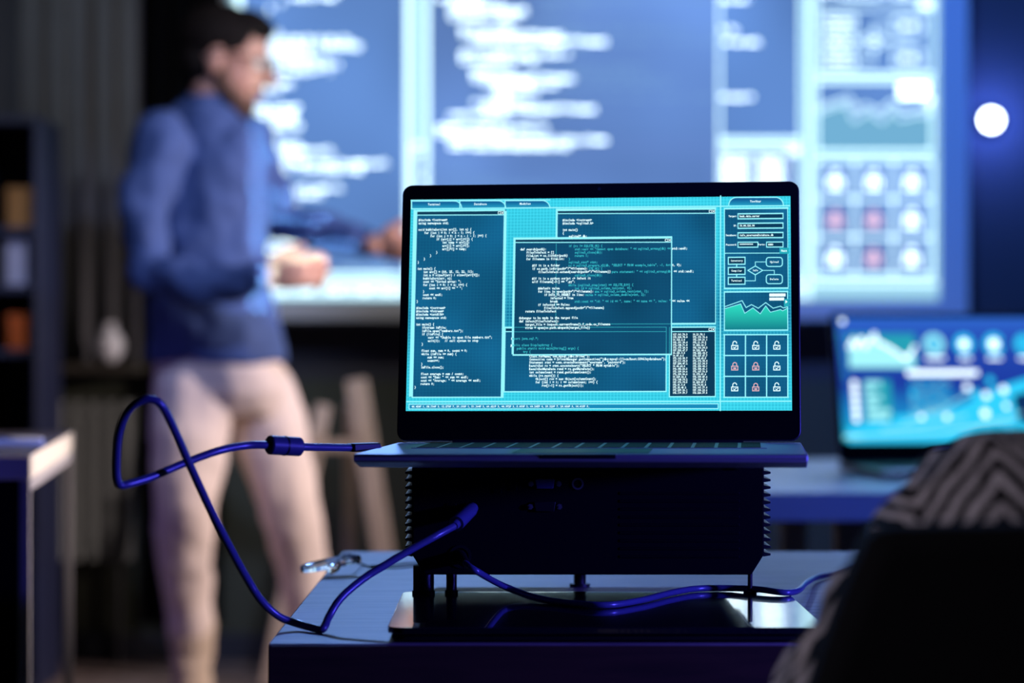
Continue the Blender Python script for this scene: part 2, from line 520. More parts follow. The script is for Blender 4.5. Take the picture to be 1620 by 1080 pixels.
CODE_LOW = [(810.5, 539.0, 'import java.sql.*;'), (810.5, 549.2, 'public class DisplayArray {'),
            (820.2, 554.4, 'public static void main(String[] args) {'), (830, 559.6, 'try {'),
            (840, 566.8, 'Class.forName("com.mysql.jdbc.Driver");'),
            (840, 571.4, 'Connection conn = DriverManager.getConnection("jdbc:mysql://localhost:3306/mydatabase");'),
            (840, 576.3, 'Statement stmt = conn.createStatement("username", "password");'),
            (840, 581.4, 'ResultSet rs = stmt.executeQuery("SELECT * FROM mytable");'),
            (840, 586.5, 'ResultSetMetaData rsmd = rs.getMetaData();'), (840, 591.6, 'int columnCount = rsmd.getColumnCount();'),
            (840, 596.8, 'while (rs.next()) {'), (850, 602, 'Object[] row = new Object[columnCount];'),
            (850, 607.1, 'for (int i = 1; i <= columnCount; i++) {'), (860, 612.2, 'row[i-1] = rs.getObject(i);')]

BASE, WIN, MIDWIN, BAR, LINE, TEXT, DIM, GREEN, TAB, RED, CHIP, DIMLINE = range(12)

def draw_ui(sx, sy, step):
    u = UI(sx, sy, step)
    u.mb.quad((0, 0, 0), (sx, 0, 0), (sx, sy, 0), (0, sy, 0), BASE)
    # top tabs
    def tab(x0, x1, y0, y1, both=False, r=12.0):
        top = []
        if both: top += [(x0 + r - r*math.cos(a), y1 - (y1-y0)*math.sin(a)) for a in [PI/2*k/8 for k in range(9)]]
        else: top += [(x0, y1), (x0, y0)]
        top += [(x1 - r + r*math.sin(a), y1 - (y1-y0)*math.cos(a)) for a in [PI/2*k/8 for k in range(9)]]
        u.poly(top, 1, TAB); u.line(top, 1.6, 2, LINE)
    tab(800, 871, 320, 332); tab(728, 801, 320.2, 332); tab(651, 731, 320.5, 332)
    tab(1152, 1237, 315.5, 328, True)
    u.text('Terminal', 687, 326.2, 3, TEXT, 2.5, 4.6, center=True)
    u.text('Database', 761, 325.8, 3, TEXT, 2.5, 4.6, center=True)
    u.text('Modules', 832, 325.4, 3, TEXT, 2.5, 4.6, center=True)
    u.text('Toolbar', 1194, 322.2, 3, TEXT, 2.5, 4.6, center=True)
    u.line([(650, 319.3), (871, 319.0)], 1.5, 2, LINE)
    u.line([(651, 333), (1247, 328.8)], 1.8, 2, LINE)
    u.line([(650.5, 319), (650.5, 333)], 1.5, 2, LINE)
    # windows
    def window(x0, y0, x1, y1, ty, z, wm, lm=LINE, t=1.8):
        u.rect(x0, y0, x1, y1, z, wm); u.rect(x0, y0, x1, ty, z+0.4, BAR)
        u.frame(x0, y0, x1, y1, t, z+0.8, lm); u.line([(x0, ty), (x1, ty-0.2)], t*0.8, z+0.8, lm)
        bx = x1-9
        u.line([(bx-1, y0+2), (bx+3, y0+2), (bx+3, ty-1.6), (bx-1, ty-1.6), (bx-1, y0+2)], 0.7, z+1, TEXT if lm == LINE else lm)
        u.line([(bx+4.5, y0+2), (bx+7.5, ty-1.6)], 0.8, z+1, TEXT if lm == LINE else lm)
        u.line([(bx+7.5, y0+2), (bx+4.5, ty-1.6)], 0.8, z+1, TEXT if lm == LINE else lm)
    window(655, 335.7, 799, 630, 343, 1, WIN)
    window(881.5, 334, 1131.5, 516, 341, 1, WIN)
    window(800.5, 521, 1055, 621.5, 527.7, 3, WIN)
    window(1060, 521, 1131.5, 629.5, 528, 3, BAR)
    window(814.5, 380, 1063, 564, 387, 5, MIDWIN)
    u.line([(881.5, 388), (881.5, 516)], 0.9, 5.3, DIMLINE); u.line([(815, 521), (1055, 521)], 1.0, 5.3, DIMLINE)
    u.line([(815, 528), (1055, 528)], 1.0, 5.3, DIMLINE); u.line([(1055, 521), (1055, 563)], 1.0, 5.3, DIMLINE)
    u.line([(1060, 521), (1060, 563)], 1.0, 5.3, DIMLINE); u.line([(882, 516), (1062, 516)], 1.0, 5.3, DIMLINE)
    # code
    P = 5.165
    for k, t in enumerate(CODE_LEFT): u.text(t, 662.3 - 4.2*(k/51.0), 351.2 + P*k, 3, TEXT)
    ends = {}
    for k, t in enumerate(CODE_MID):
        u.text(t, 824.6 - 1.2*k/24, 398.2 + P*k, 7, TEXT)
        n0 = len(t) - len(t.lstrip()); ends[k] = (824.6 + 2.43*n0 - 1, 824.6 + 2.43*len(t) + 1) if t.strip() else (0, 0)
    for k, t in enumerate(CODE_BACK):
        y = 351.8 + P*k
        def f(x, k=k, y=y):
            if y < 379: return TEXT
            if y < 389.5: return None
            a, e = ends.get(k-9, (0, 0))
            if a < x < e: return None
            return TEXT if x > 1064.5 else (None if x > 1061 else DIM)
        u.text(t, 891.3, y, 6.2, TEXT, keepf=f)
    for x, y, t in CODE_LOW:
        def f(xx, y=y):
            if y > 565.5: return TEXT
            return TEXT if xx < 813.5 else DIM
        u.text(t, x, y, 6.2, TEXT, keepf=f)
    rr = random.Random(3)
    for c, x in enumerate((1065.2, 1096.2)):
        for k in range(23):
            t = '%d.%d.%d.%d' % (rr.choice((10, 127, 192, 172)), rr.randint(10, 255), rr.randint(1, 99), rr.randint(1, 9))
            u.text(t, x, 532.9 + 4.13*k, 5 if k > 6 or c else 7, TEXT, 1.9, 4.3)
    # right column
    u.line([(1139.3, 313), (1139.3, 651)], 1.8, 2, LINE)
    u.rect(1145.5, 333, 1244, 460, 1, WIN); u.frame(1145.5, 333, 1244, 460, 1.9, 2, LINE)
    u.line([(1146, 404.5), (1244, 404.3)], 1.2, 2, LINE)
    for (x0, y0, x1, y1, t) in ((1166.5, 341.5, 1236.5, 349.5, 'bank.data.server'), (1166.5, 356.7, 1236.5, 364.7, '10.04.156.90'),
                                (1166.5, 371.8, 1236.5, 380, 'info_usernameDatabase.db'), (1166.5, 387, 1197.5, 395, '************'), (1211, 386.8, 1236.5, 394.8, '8080')):
        u.rect(x0, y0, x1, y1, 1.5, BAR); u.frame(x0, y0, x1, y1, 1.4, 2, LINE)
        cw = 2.2 if len(t) > 20 else (1.75 if '*' in t else 1.95); u.text(t, x0+2.5, (y0+y1)/2+0.3, 2.5, TEXT, cw, 4.4)
    for (x, y, t) in ((1165, 345.8, 'Target:'), (1165, 361, 'IP:'), (1165, 376.2, 'Database:'), (1165, 391.3, 'Password:'), (1209.5, 391, 'Ports:')):
        u.text(t, x - 1.9*len(t), y, 2.5, TEXT, 1.9, 4.0)
    u.rect(1231, 396, 1245.5, 405.5, 2.8, CHIP); u.text('Next', 1238.3, 401, 3.2, TEXT, 2.3, 4.4, center=True)
    for y, t in ((411, 'Inventory'), (427, 'Compiler'), (442.7, 'Terminal')):
        u.rect(1151.5, y, 1177.5, y+11, 1.5, BAR); u.frame(1151.5, y, 1177.5, y+11, 1.6, 2, LINE); u.text(t, 1164.5, y+5.6, 2.5, TEXT, 2.1, 4.0, center=True)
    u.line([(1164.5, 422), (1164.5, 427)], 1.6, 2, LINE); u.line([(1164.5, 438), (1164.5, 442.7)], 1.6, 2, LINE)
    u.line([(1182, 431.8), (1193.5, 424.8), (1205, 431.8), (1193.5, 438.8), (1182, 431.8)], 1.5, 2, LINE); u.text('Info', 1193.5, 432, 2.5, TEXT, 2.1, 4.0, center=True)
    for y, t in ((411.3, 'Upload'), (438.5, 'Delete')):
        pts = []
        x0, x1, y0, y1, r = 1210.5, 1235.5, y, y+14.3, 4
        for cx, cy, a0 in ((x1-r, y0+r, -90), (x1-r, y1-r, 0), (x0+r, y1-r, 90), (x0+r, y0+r, 180)):
            pts += [(cx + r*math.cos(math.radians(a0+q)), cy + r*math.sin(math.radians(a0+q))) for q in (0, 30, 60, 90)]
        u.line(pts + [pts[0]], 1.5, 2, LINE); u.text(t, 1223, y+7.4, 2.5, TEXT, 2.2, 4.2, center=True)
    u.line([(1193.5, 424.8), (1193.5, 418.4), (1210.5, 418.4)], 1.1, 2, LINE)
    u.line([(1205, 431.8), (1223, 431.8), (1223, 438.5)], 1.1, 2, LINE)
    u.line([(1193.5, 438.8), (1193.5, 448.3), (1177.5, 448.3)], 1.1, 2, LINE)
    # graph
    u.rect(1145.5, 465.5, 1243.7, 526, 1, WIN)
    g = lambda L: [(940 + x/4.765, 460 + y/4.765) for x, y in L]
    low = g([(985,152),(1100,117),(1130,188),(1190,147),(1245,192),(1285,132),(1320,180),(1395,160),(1410,170),(1445,150)])
    for (xa, ya), (xb, yb) in zip(low, low[1:]): u.poly([(xa, ya), (xb, yb), (xb, 525), (xa, 525)], 1.5, GREEN)
    u.line(low, 1.0, 2, LINE)
    u.line(g([(985,137),(1110,93),(1140,145),(1180,123),(1230,150),(1285,108),(1340,150),(1395,135),(1415,148),(1445,140)]), 1.3, 2.2, LINE)
    u.frame(1145.5, 465.5, 1243.7, 526, 1.8, 2.4, LINE)
    u.rect(1215.3, 468.4, 1240.4, 473, 2.5, TEXT); u.rect(1215.3, 474.8, 1238.4, 479.3, 2.5, TEXT)
    u.poly([(1238, 477), (1244.5, 477), (1246.5, 483), (1244.5, 489), (1238, 489)], 2.6, CHIP)
    u.poly([(1240.3, 478.6), (1243.6, 481.3), (1240.3, 484)], 3, TEXT)
    # padlocks
    u.rect(1145.5, 533, 1244, 630.5, 1, WIN)
    for k in range(4):
        u.line([(1145.5+32.83*k, 533), (1145.5+32.83*k, 630.5)], 1.9, 2, LINE); u.line([(1144.6, 533+32.5*k), (1244.9, 533+32.5*k)], 1.9, 2, LINE)
    for r in range(3):
        for c in range(3):
            cx = 1161.7 + 32.6*c; cy = 551.8 + 32.4*r
            shut = (r, c) in ((1, 0), (1, 1), (2, 1)); m = RED if shut else TEXT
            u.frame(cx-4.8, cy-2, cx+4.8, cy+3.9, 1.3, 2.2, m)
            if shut:
                u.rect(cx-2.2, cy, cx+2.2, cy+2.4, 2.3, m)
                a = [(cx-3, cy-2)] + [(cx - 3*math.cos(t), cy-4.5 - 3.2*math.sin(t)) for t in [PI*k/8 for k in range(9)]] + [(cx+3, cy-2)]
            else:
                u.line([(cx-2, cy+0.8), (cx-0.4, cy+2.3), (cx+2.4, cy-0.2)], 1.1, 2.3, m)
                a = [(cx-3, cy-2)] + [(cx - 3*math.cos(t), cy-5.2 - 3.2*math.sin(t)) for t in [PI*k/8 for k in range(9)]]
            u.line(a, 1.3, 2.2, m)
    # bottom strip
    u.line([(646, 636.8), (1249.3, 636.8)], 1.8, 2, LINE)
    u.rect(650, 640.6, 1136, 648, 1, TAB); u.frame(650, 640.6, 1136, 648, 1.4, 2, LINE)
    x = 654
    rr = random.Random(5)
    while x < 915:
        t = '%d.%d%d%dF %d,' % (rr.randint(5, 60), rr.randint(0, 9), rr.randint(0, 9), rr.randint(0, 9), rr.randint(1, 9))
        u.text(t, x, 644.6, 3, TEXT, 2.2, 4.2); x += 2.2*(len(t)+0.8)
    return u.mb

# ================================================================== FRONT TABLE
TZ = 0.74
tbl = thing('wooden_table', (0.4, 2.27, 0), 'grey-brown wooden table with thick top carrying the projector and the big laptop', 'table')
b = MB(); b.box((-0.194, 1.92, TZ-0.045), (1.05, 2.765, TZ)); keep(b.build('tabletop', M['table_wood'], bevel=0.0015), tbl)
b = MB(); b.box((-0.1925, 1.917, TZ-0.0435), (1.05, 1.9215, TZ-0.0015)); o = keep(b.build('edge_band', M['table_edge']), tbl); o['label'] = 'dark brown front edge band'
for x in (-0.15, 0.96):
    for y in (1.97, 2.67):
        b = MB(); b.box((x, y, 0), (x+0.045, y+0.045, TZ-0.045)); keep(b.build('leg', M['grey_steel'], bevel=0.002), tbl)

# ================================================================== CLOSED LAPTOP lying on the table
cl = thing('closed_laptop', (0.0755, 2.06, TZ), 'closed glossy dark laptop lying flat on the wooden table under the projector feet', 'laptop')
def rrect(x0, y0, x1, y1, r, n=5):
    pts = []
    for cx, cy, a0 in ((x1-r, y1-r, 0), (x0+r, y1-r, 90), (x0+r, y0+r, 180), (x1-r, y0+r, 270)):
        pts += [(cx + r*math.cos(math.radians(a0+90*q/n)), cy + r*math.sin(math.radians(a0+90*q/n))) for q in range(n+1)]
    return pts
CX0, CX1, CY0, CY1 = -0.175, 0.175, -0.137, 0.142
b = MB(); b.prism(rrect(CX0+0.003, CY0+0.003, CX1-0.003, CY1, 0.012), 'z', 0.0015, 0.0068); b.build('base', M['black_plastic'], cl, bevel=0.0015)
b = MB(); b.prism(rrect(CX0, CY0, CX1, CY1, 0.014), 'z', 0.0072, 0.0125); b.build('lid', M['slab'], cl, bevel=0.001)
for x in (-0.14, 0.14):
    for y in (-0.11, 0.115):
        b = MB(); b.tube([(x, y, 0), (x, y, 0.003)], 0.008, 14); b.build('rubber_foot', M['rubber'], cl)
b = MB(); b.tube([(CX0+0.06, CY1-0.004, 0.0068), (CX1-0.06, CY1-0.004, 0.0068)], 0.0045, 12); b.build('hinge', M['black_plastic'], cl)

# ================================================================== PROJECTOR
LIDTOP0 = 0.7525
# body spans x -0.094..0.228 (back panel at 2.12)
PX0, PX1, PY0, PY1, PZ0, PZ1 = -0.0875, 0.2205, 2.115, 2.43, 0.776, 0.8735
pr = thing('projector', (0.0665, 2.27, LIDTOP0), 'black boxy video projector with ribbed sides standing under the big open laptop', 'projector')
b = MB()
ch = 0.011
b.prism([(PX0+ch*1.0, PZ0), (PX1-ch*1.0, PZ0), (PX1, PZ0+ch*1.6), (PX1, PZ1), (PX0, PZ1), (PX0, PZ0+ch*1.6)], 'y', PY0, PY1)
body = keep(b.build('body', M['black_matte'], bevel=0.0015), pr)
for side, x, sgn in ((0, PX0, -1), (1, PX1, 1)):
    b = MB()
    n = 13
    for k in range(n):
        z = PZ0 + 0.0175 + k*0.0065
        if z + 0.003 > PZ1: break
        xa = x - sgn*0.0004; xb = x + sgn*0.0062
        b.prism([(xa, z-0.0020), (xb, z-0.0009), (xb, z+0.0009), (xa, z+0.0020)], 'y', PY0+0.004, PY1-0.01)
    g_ = keep(b.build('side_grille', M['alu_dark'], smooth=False, bevel=0.0003), pr)
def pport(px, py): return at(px, py, PY0)
def screw(px, py, r=0.0026, d=0.003):
    c = pport(px, py); m = MB()
    m.tube([(c.x, PY0+0.001, c.z), (c.x, PY0-d, c.z)], r, 6); m.tube([(c.x, PY0-d-0.0006, c.z), (c.x, PY0-d+0.0004, c.z)], r*0.45, 10)
    return m.build('screw', M['port_metal'], None)
for (cy, w) in ((765, 30), (801, 34)):
    c = pport(862, cy)
    b = MB(); hw = 0.0085 if cy == 765 else 0.0095
    b.prism([(c.x-hw, c.z+0.0042), (c.x-hw*0.86, c.z-0.0042), (c.x+hw*0.86, c.z-0.0042), (c.x+hw, c.z+0.0042)], 'y', PY0+0.001, PY0-0.003)
    port = keep(b.build('video_port', M['black_plastic'] if cy == 801 else M['ferrite'], bevel=0.0006), pr)
    for px in ((839, 885) if cy == 801 else (840, 884)):
        o = screw(px, cy); o.parent = port; o.data.transform(Matrix.Translation(-pr.location))
def ring(px, py, r0, r1, name, m):
    c = pport(px, py); q = MB(); n = 24
    vs = []
    for k in range(n):
        a = 2*PI*k/n
        for r, y in ((r1, PY0+0.0005), (r1, PY0-0.0012), (r0, PY0-0.0012), (r0, PY0+0.0005)):
            vs.append((c.x+r*math.cos(a), y, c.z+r*math.sin(a)))
    fs = []
    for k in range(n):
        for j in range(4): fs.append((k*4+j, ((k+1)%n)*4+j, ((k+1)%n)*4+(j+1)%4, k*4+(j+1)%4))
    q.add(vs, fs); return keep(q.build(name, m, smooth=True), pr)
ring(914, 765, 0.0036, 0.0052, 'round_port', M['port_metal'])
ring(728, 880, 0.0075, 0.0100, 'power_socket', M['black_plastic'])
for (x0, y0, x1, y1, nm) in ((780, 772, 794, 780, 'usb_port'), (806, 756, 818, 776, 'network_port'), (706, 796, 722, 806, 'usb_port')):
    a = pport(x0, y1); c = pport(x1, y0)
    b = MB(); b.box((a.x, PY0-0.0010, a.z), (c.x, PY0+0.001, c.z)); keep(b.build(nm, M['bezel'], bevel=0.0004), pr)
b = MB(); a = pport(980, 880); c = pport(1170, 780)
for k in range(9):
    z = a.z + (c.z-a.z)*k/8
    b.box((a.x, PY0-0.0008, z-0.0012), (c.x, PY0+0.001, z+0.0012))
keep(b.build('vent_grille', M['bezel'], bevel=0.0003), pr)
LIDTOP = TZ+0.0125
def foot(x, y, z0, r, rb, nm='foot'):
    b = MB(); b.tube([(x, y, z0), (x, y, z0+0.003), (x, y, z0+0.003), (x, y, PZ0+0.002)], [rb, rb, r, r], 14)
    return keep(b.build(nm, M['black_plastic'], smooth=True), pr)
foot(at(670, 930, 2.18).x, 2.182, LIDTOP, 0.0095, 0.0105)
foot(at(714, 930, 2.18).x, 2.185, LIDTOP, 0.0048, 0.006)
foot(at(1187, 928, 2.18).x, 2.182, LIDTOP, 0.0022, 0.006)
foot(0.0665, 2.37, TZ, 0.006, 0.010, 'front_foot')
# lens barrel, on the far side that faces the big screen
b = MB(); c = Vector((0.0, PY1, 0.825))
b.lathe(c, [(-0.002, 0.032), (0.02, 0.030), (0.02, 0.024), (0.012, 0.022)])
keep(b.build('lens', M['black_plastic'], smooth=True), pr)

# ================================================================== OPEN LAPTOP on the projector
YAW = math.radians(-5.6)
HZ = EYE - 0.0905                      # deck height
hl = at(628, 700, 2.175); hr = at(1266, 697, 2.140)
hc = (hl + hr)/2
BT = 0.0135
lap = thing('open_laptop', (hc.x, hc.y, HZ-BT-0.0025), 'large open black laptop showing cyan code windows, perched on the projector', 'laptop', YAW)
lap.rotation_euler[1] = -0.004; lap.location.z += 0.0008
W, DPT, LH = 0.3625, 0.236, 0.2385
z0 = 0.0025
# base wedge: thin at the front lip; local frame x right, y away, origin at hinge line
b = MB()
prof = [(-DPT, z0+BT-0.0062), (-DPT+0.03, z0+0.0015), (-DPT+0.06, z0), (0.012, z0), (0.014, z0+0.006), (0.012, z0+BT-0.001), (-DPT+0.002, z0+BT), (-DPT, z0+BT-0.0012)]
b.prism([(y, z) for y, z in prof], 'x', -W/2, W/2)
b.build('base', M['alu'], lap, bevel=0.001)
b = MB()
kz = z0+BT
b.box((-0.150, -0.122, kz-0.0015), (0.150, -0.018, kz+0.0002)); kb = b.build('keyboard', M['alu'], lap)
b = MB()
for r in range(6):
    for c in range(15):
        x = -0.146 + c*0.0196; y = -0.119 + r*0.0168
        b.box((x, y, kz-0.001), (x+0.0166, y+0.0138, kz+0.0006))
b.build('keys', M['keys'], kb, bevel=0.0005)
b = MB(); b.box((-0.055, -0.215, kz-0.0008), (0.055, -0.135, kz+0.0003)); b.build('touchpad', M['alu_dark'], lap, bevel=0.0002)
b = MB(); b.box((-0.03, -DPT-0.0004, kz-0.0035), (0.03, -DPT+0.0015, kz+0.0001)); b.build('opening_notch', M['alu_dark'], lap, bevel=0.0003)
for sx in (-1, 1):
    for y in (-DPT+0.07, -0.03):
        b = MB(); b.tube([(sx*0.12, y, 0), (sx*0.12, y, z0+0.001)], 0.007, 14); b.build('rubber_foot', M['rubber'], lap)
# lid
TILT = math.radians(11.5)
lid = bpy.data.objects.new('lid', None)
def lidspace(o):
    o.data.transform(Matrix.Translation((0, 0.004, kz+0.001)) @ Matrix.Rotation(PI/2 - TILT, 4, 'X'))
    return o
# in lid space: x right, y up along the lid, z towards the viewer
b = MB(); b.prism(rrect(-W/2, 0, W/2, LH, 0.009), 'z', -0.0065, -0.0012); lid = lidspace(b.build('lid', M['alu_dark'], lap, bevel=0.0012))
b = MB(); b.prism(rrect(-W/2+0.0012, 0.0012, W/2-0.0012, LH-0.0012, 0.008), 'z', -0.0015, 0.0); bz = lidspace(b.build('bezel', M['bezel'], lid))
b = MB(); b.tube([(0.0, LH-0.006, 0.0001), (0.0, LH-0.006, 0.0004)], 0.0016, 12); lidspace(b.build('webcam', M['black_plastic'], bz))
b = MB(); b.tube([(-0.13, -0.001, -0.004), (0.13, -0.001, -0.004)], 0.0042, 12); lidspace(b.build('hinge', M['alu_dark'], lap, smooth=True))
PLX, PLY = -0.1732, 0.0272
lapspan = (0.0, UH)
LM = [None]*12
bright = (0.035, 0.60, 0.78); midc = (0.02, 0.30, 0.52)
LM[BASE] = glow('display_grid_background', bright, 1.0, [(0.0, bright), (0.2, (0.03, 0.50, 0.68)), (0.45, (0.008, 0.20, 0.38)), (0.72, (0.03, 0.5, 0.68)), (1.0, bright)], (0.00298, 0.17, (0.03, 0.22, 0.22)), lapspan)
LM[WIN] = glow('display_window', (0.006, 0.11, 0.245), 1.0, None, (0.00298, 0.17, (0.001, 0.022, 0.028)), None, 14)
LM[MIDWIN] = glow('display_front_window', (0.005, 0.072, 0.16), 1.0, None, (0.00298, 0.17, (0.000, 0.008, 0.010)), None, 14)
LM[BAR] = glow('display_title_bar', (0.004, 0.045, 0.10))
LM[LINE] = glow('display_outline', (0.30, 0.92, 1.0), 1.05)
LM[TEXT] = glow('display_text', (0.72, 0.98, 1.0), 1.25)
LM[DIM] = glow('display_dim_text', (0.04, 0.50, 0.58), 1.0)
LM[GREEN] = glow('display_green_fill', (0.03, 0.7, 0.5), 1.0, [(0.375, (0.008, 0.22, 0.27)), (0.50, (0.03, 0.78, 0.58))], None, (0.0, UH))
LM[TAB] = glow('display_tab', (0.01, 0.18, 0.38), 1.0, [(0.0, (0.01, 0.26, 0.5)), (0.95, (0.02, 0.40, 0.62)), (0.985, (0.006, 0.12, 0.32))], None, (0.0, UH))
LM[RED] = glow('display_red_lock', (0.85, 0.50, 0.55), 1.0)
LM[CHIP] = glow('display_chip', (0.02, 0.42, 0.50), 1.0)
LM[DIMLINE] = glow('display_dim_line', (0.03, 0.36, 0.45), 1.0)
um = draw_ui(UW, UH, 0.00003)
dsp = um.build('display', LM, bz)
dsp.data.transform(Matrix.Translation((0, 0.004, kz+0.001)) @ Matrix.Rotation(PI/2 - TILT, 4, 'X'))
dsp.data.transform((Matrix.Translation((0, 0.004, kz+0.001)) @ Matrix.Rotation(PI/2 - TILT, 4, 'X')).inverted())
dsp.matrix_local = Matrix.Translation((0, 0.004, kz+0.001)) @ Matrix.Rotation(PI/2 - TILT, 4, 'X') @ Matrix.Translation((PLX, PLY, 0.0003))

# ================================================================== DATA CABLE with ferrite bead
dc = thing('data_cable', at(510, 997, 1.99), 'thick dark cable with a round bead looping from the big laptop down to the projector', 'cable')
p1 = [at(600, 708, 2.07), at(555, 708, 2.05), at(515, 707.5, 2.03), at(475, 706.5, 2.01), at(425, 704, 1.99), at(390, 704.5, 1.98), at(345, 713, 1.96), at(290, 733, 1.94),
      at(240, 754, 1.92), at(205, 765, 1.905), at(191, 767, 1.90), at(185.5, 759, 1.897), at(184, 735, 1.895), at(187, 690, 1.89), at(198, 657, 1.885), at(215, 638, 1.88), at(237, 631, 1.88), at(257, 643, 1.885),
      at(278, 685, 1.90), at(300, 735, 1.915), at(330, 800, 1.94), at(358, 855, 1.96), at(385, 905, 1.98), at(412, 948, 1.995), at(440, 974, 2.005), at(470, 986, 2.01), at(495, 993, 1.995), at(508, 995.5, 1.988),
      at(514, 990, 1.99), at(521, 974, 2.0), at(540, 945, 2.01), at(575, 915, 2.025), at(610, 893, 2.035), at(650, 869, 2.045), at(690, 847, 2.055), at(718, 832, 2.07)]
b = MB(); b.tube(spline(p1, 7), 0.0033, 14); keep(b.build('cord', M['cable'], smooth=True), dc)
b = MB(); a = at(425, 703.5, 1.99); c = at(475, 706.5, 2.01); d = (c-a).normalized()
b.tube([a, a+d*0.0012, c-d*0.0012, c], [0.0068, 0.0080, 0.0080, 0.0068], 24)
bead = keep(b.build('ferrite_bead', M['ferrite'], smooth=True, bevel=0.0004), dc)
b = MB(); mid = (a+c)/2
b.tube([mid - d*0.0008, mid + d*0.0008], [0.0083, 0.0083], 24); keep(b.build('bead_seam', M['black_plastic'], smooth=True), dc).parent = bead
b = MB(); a = at(554, 708, 2.05); c = at(596, 706.5, 2.07); d = (c-a).normalized()
R_ = Vector((1, 0, 0)).rotation_difference(d).to_matrix()
def obox(mb, c0, rot, h):
    q = [c0 + rot @ Vector((sx*h[0], sy*h[1], sz*h[2])) for sx in (-1, 1) for sy in (-1, 1) for sz in (-1, 1)]
    mb.add(q, [(0, 1, 3, 2), (4, 6, 7, 5), (0, 4, 5, 1), (2, 3, 7, 6), (0, 2, 6, 4), (1, 5, 7, 3)])
obox(b, (a+c)/2, R_, ((c-a).length/2, 0.006, 0.0036)); keep(b.build('plug', M['black_plastic'], bevel=0.0012), dc)
# plug into the projector
a = at(718, 832, 2.07); e = at(748, 803, PY0-0.001); d = (e-a).normalized()
b = MB(); b.tube([a, a+d*0.006, a+d*0.006, e-d*0.006, e-d*0.006, e], [0.0036, 0.0042, 0.0068, 0.0062, 0.0050, 0.0050], 18)
keep(b.build('plug', M['cable'], smooth=True), dc)

# power cable
pc = thing('power_cable', at(950, 958, 2.05), 'dark power cable curving from the projector across the closed laptop to the right', 'cable')
zc = LIDTOP + 0.0032
def onz(px, py, z):
    D = (EYE - z)*FPX/(py-540.0); return at(px, py, D)
p2 = [at(727, 880, PY0-0.001), at(735, 890, 2.09), at(757, 905, 2.078), onz(800, 928, LIDTOP+0.010), onz(860, 948, zc), onz(950, 957, zc), onz(1010, 950, zc), onz(1060, 938, zc), onz(1100, 931, zc), onz(1150, 930, zc), onz(1200, 932, zc+0.001),
      onz(1240, 937, zc), onz(1262, 934, zc-0.001), onz(1275, 922, zc-0.004), onz(1292, 913, TZ+0.005), onz(1320, 908, TZ+0.0035), onz(1345, 900, TZ+0.0035), onz(1380, 885, TZ+0.0035), onz(1440, 878, TZ+0.0035)]
b = MB(); b.tube(spline(p2, 7), 0.0029, 12); keep(b.build('cord', M['cable'], smooth=True), pc)
b = MB(); a = at(727, 880, PY0-0.0005); e = at(737, 892, 2.088); b.tube([a, e], [0.0062, 0.0038], 16); keep(b.build('plug', M['black_plastic'], smooth=True), pc)

# ================================================================== CLEAR KEY TAG
kt = thing('plastic_tag', at(540, 900, 2.47), 'clear plastic oval tag on thin black cord hanging over the left table edge', 'tag')
A = at(478, 901, 2.42); B = at(560, 884, 2.50); A.z = TZ + 0.004; B.z = TZ + 0.0125
A = at(478, 901, 2.46); B = at(562, 882, 2.50)
ax = (B-A); L = ax.length; ex = ax.normalized(); ey = Vector((0, 0, 1)).cross(ex).normalized(); ez = ex.cross(ey)
b = MB(); n = 40
def tagpt(a, k, h):
    x = L/2 + math.cos(a)*L/2; w = 0.0165*math.sin(a)
    if math.cos(a) > 0.55: w *= 0.62 + 0.38*(1-math.cos(a))/0.45
    return A + ex*((x-L/2)*k + L/2) + ey*w*k + ez*h
top = [tagpt(2*PI*k/n, 1, 0.0030) for k in range(n)]; bot = [tagpt(2*PI*k/n, 1, -0.0030) for k in range(n)]
inn = [tagpt(2*PI*k/n, 0.86, 0.0018) for k in range(n)]
vs = top + bot + inn
fs = [(k, (k+1)%n, 2*n+(k+1)%n, 2*n+k) for k in range(n)] + [tuple(2*n+k for k in range(n))] + [((k+1)%n, k, n+k, n+(k+1)%n) for k in range(n)] + [tuple(n+k for k in range(n-1, -1, -1))]
b.add(vs, fs); keep(b.build('tag_plate', M['clear'], smooth=True, bevel=0.0004), kt)
b = MB(); hub = A + ex*(L*0.93)
b.tube([hub - ey*0.012, hub + ey*0.012], 0.0042, 14)
for k in (-1, 0, 1): b.tube([hub + ey*(0.008*k-0.0015), hub + ey*(0.008*k+0.0015)], 0.0056, 14)
b.tube([A + ex*L*0.55 - ez*0.002, A + ex*L*0.60 - ez*0.0075], [0.009, 0.007], 16)
keep(b.build('tag_clip', M['clear'], smooth=True), kt)
b = MB(); b.tube(spline([hub, onz(575, 893, TZ+0.002), onz(590, 896, TZ+0.002), onz(615, 894, TZ+0.002), onz(650, 891, TZ+0.002), onz(690, 888, TZ+0.002)], 6), 0.0011, 8)
b.tube(spline([onz(590, 896, TZ+0.0018), onz(620, 898, TZ+0.0018), onz(655, 895, TZ+0.0018), onz(690, 888, TZ+0.0018)], 6), 0.0008, 8)
b.tube([onz(586, 896, TZ+0.002), onz(600, 896, TZ+0.002)], 0.0018, 10)
keep(b.build('cord', M['rubber'], smooth=True), kt)

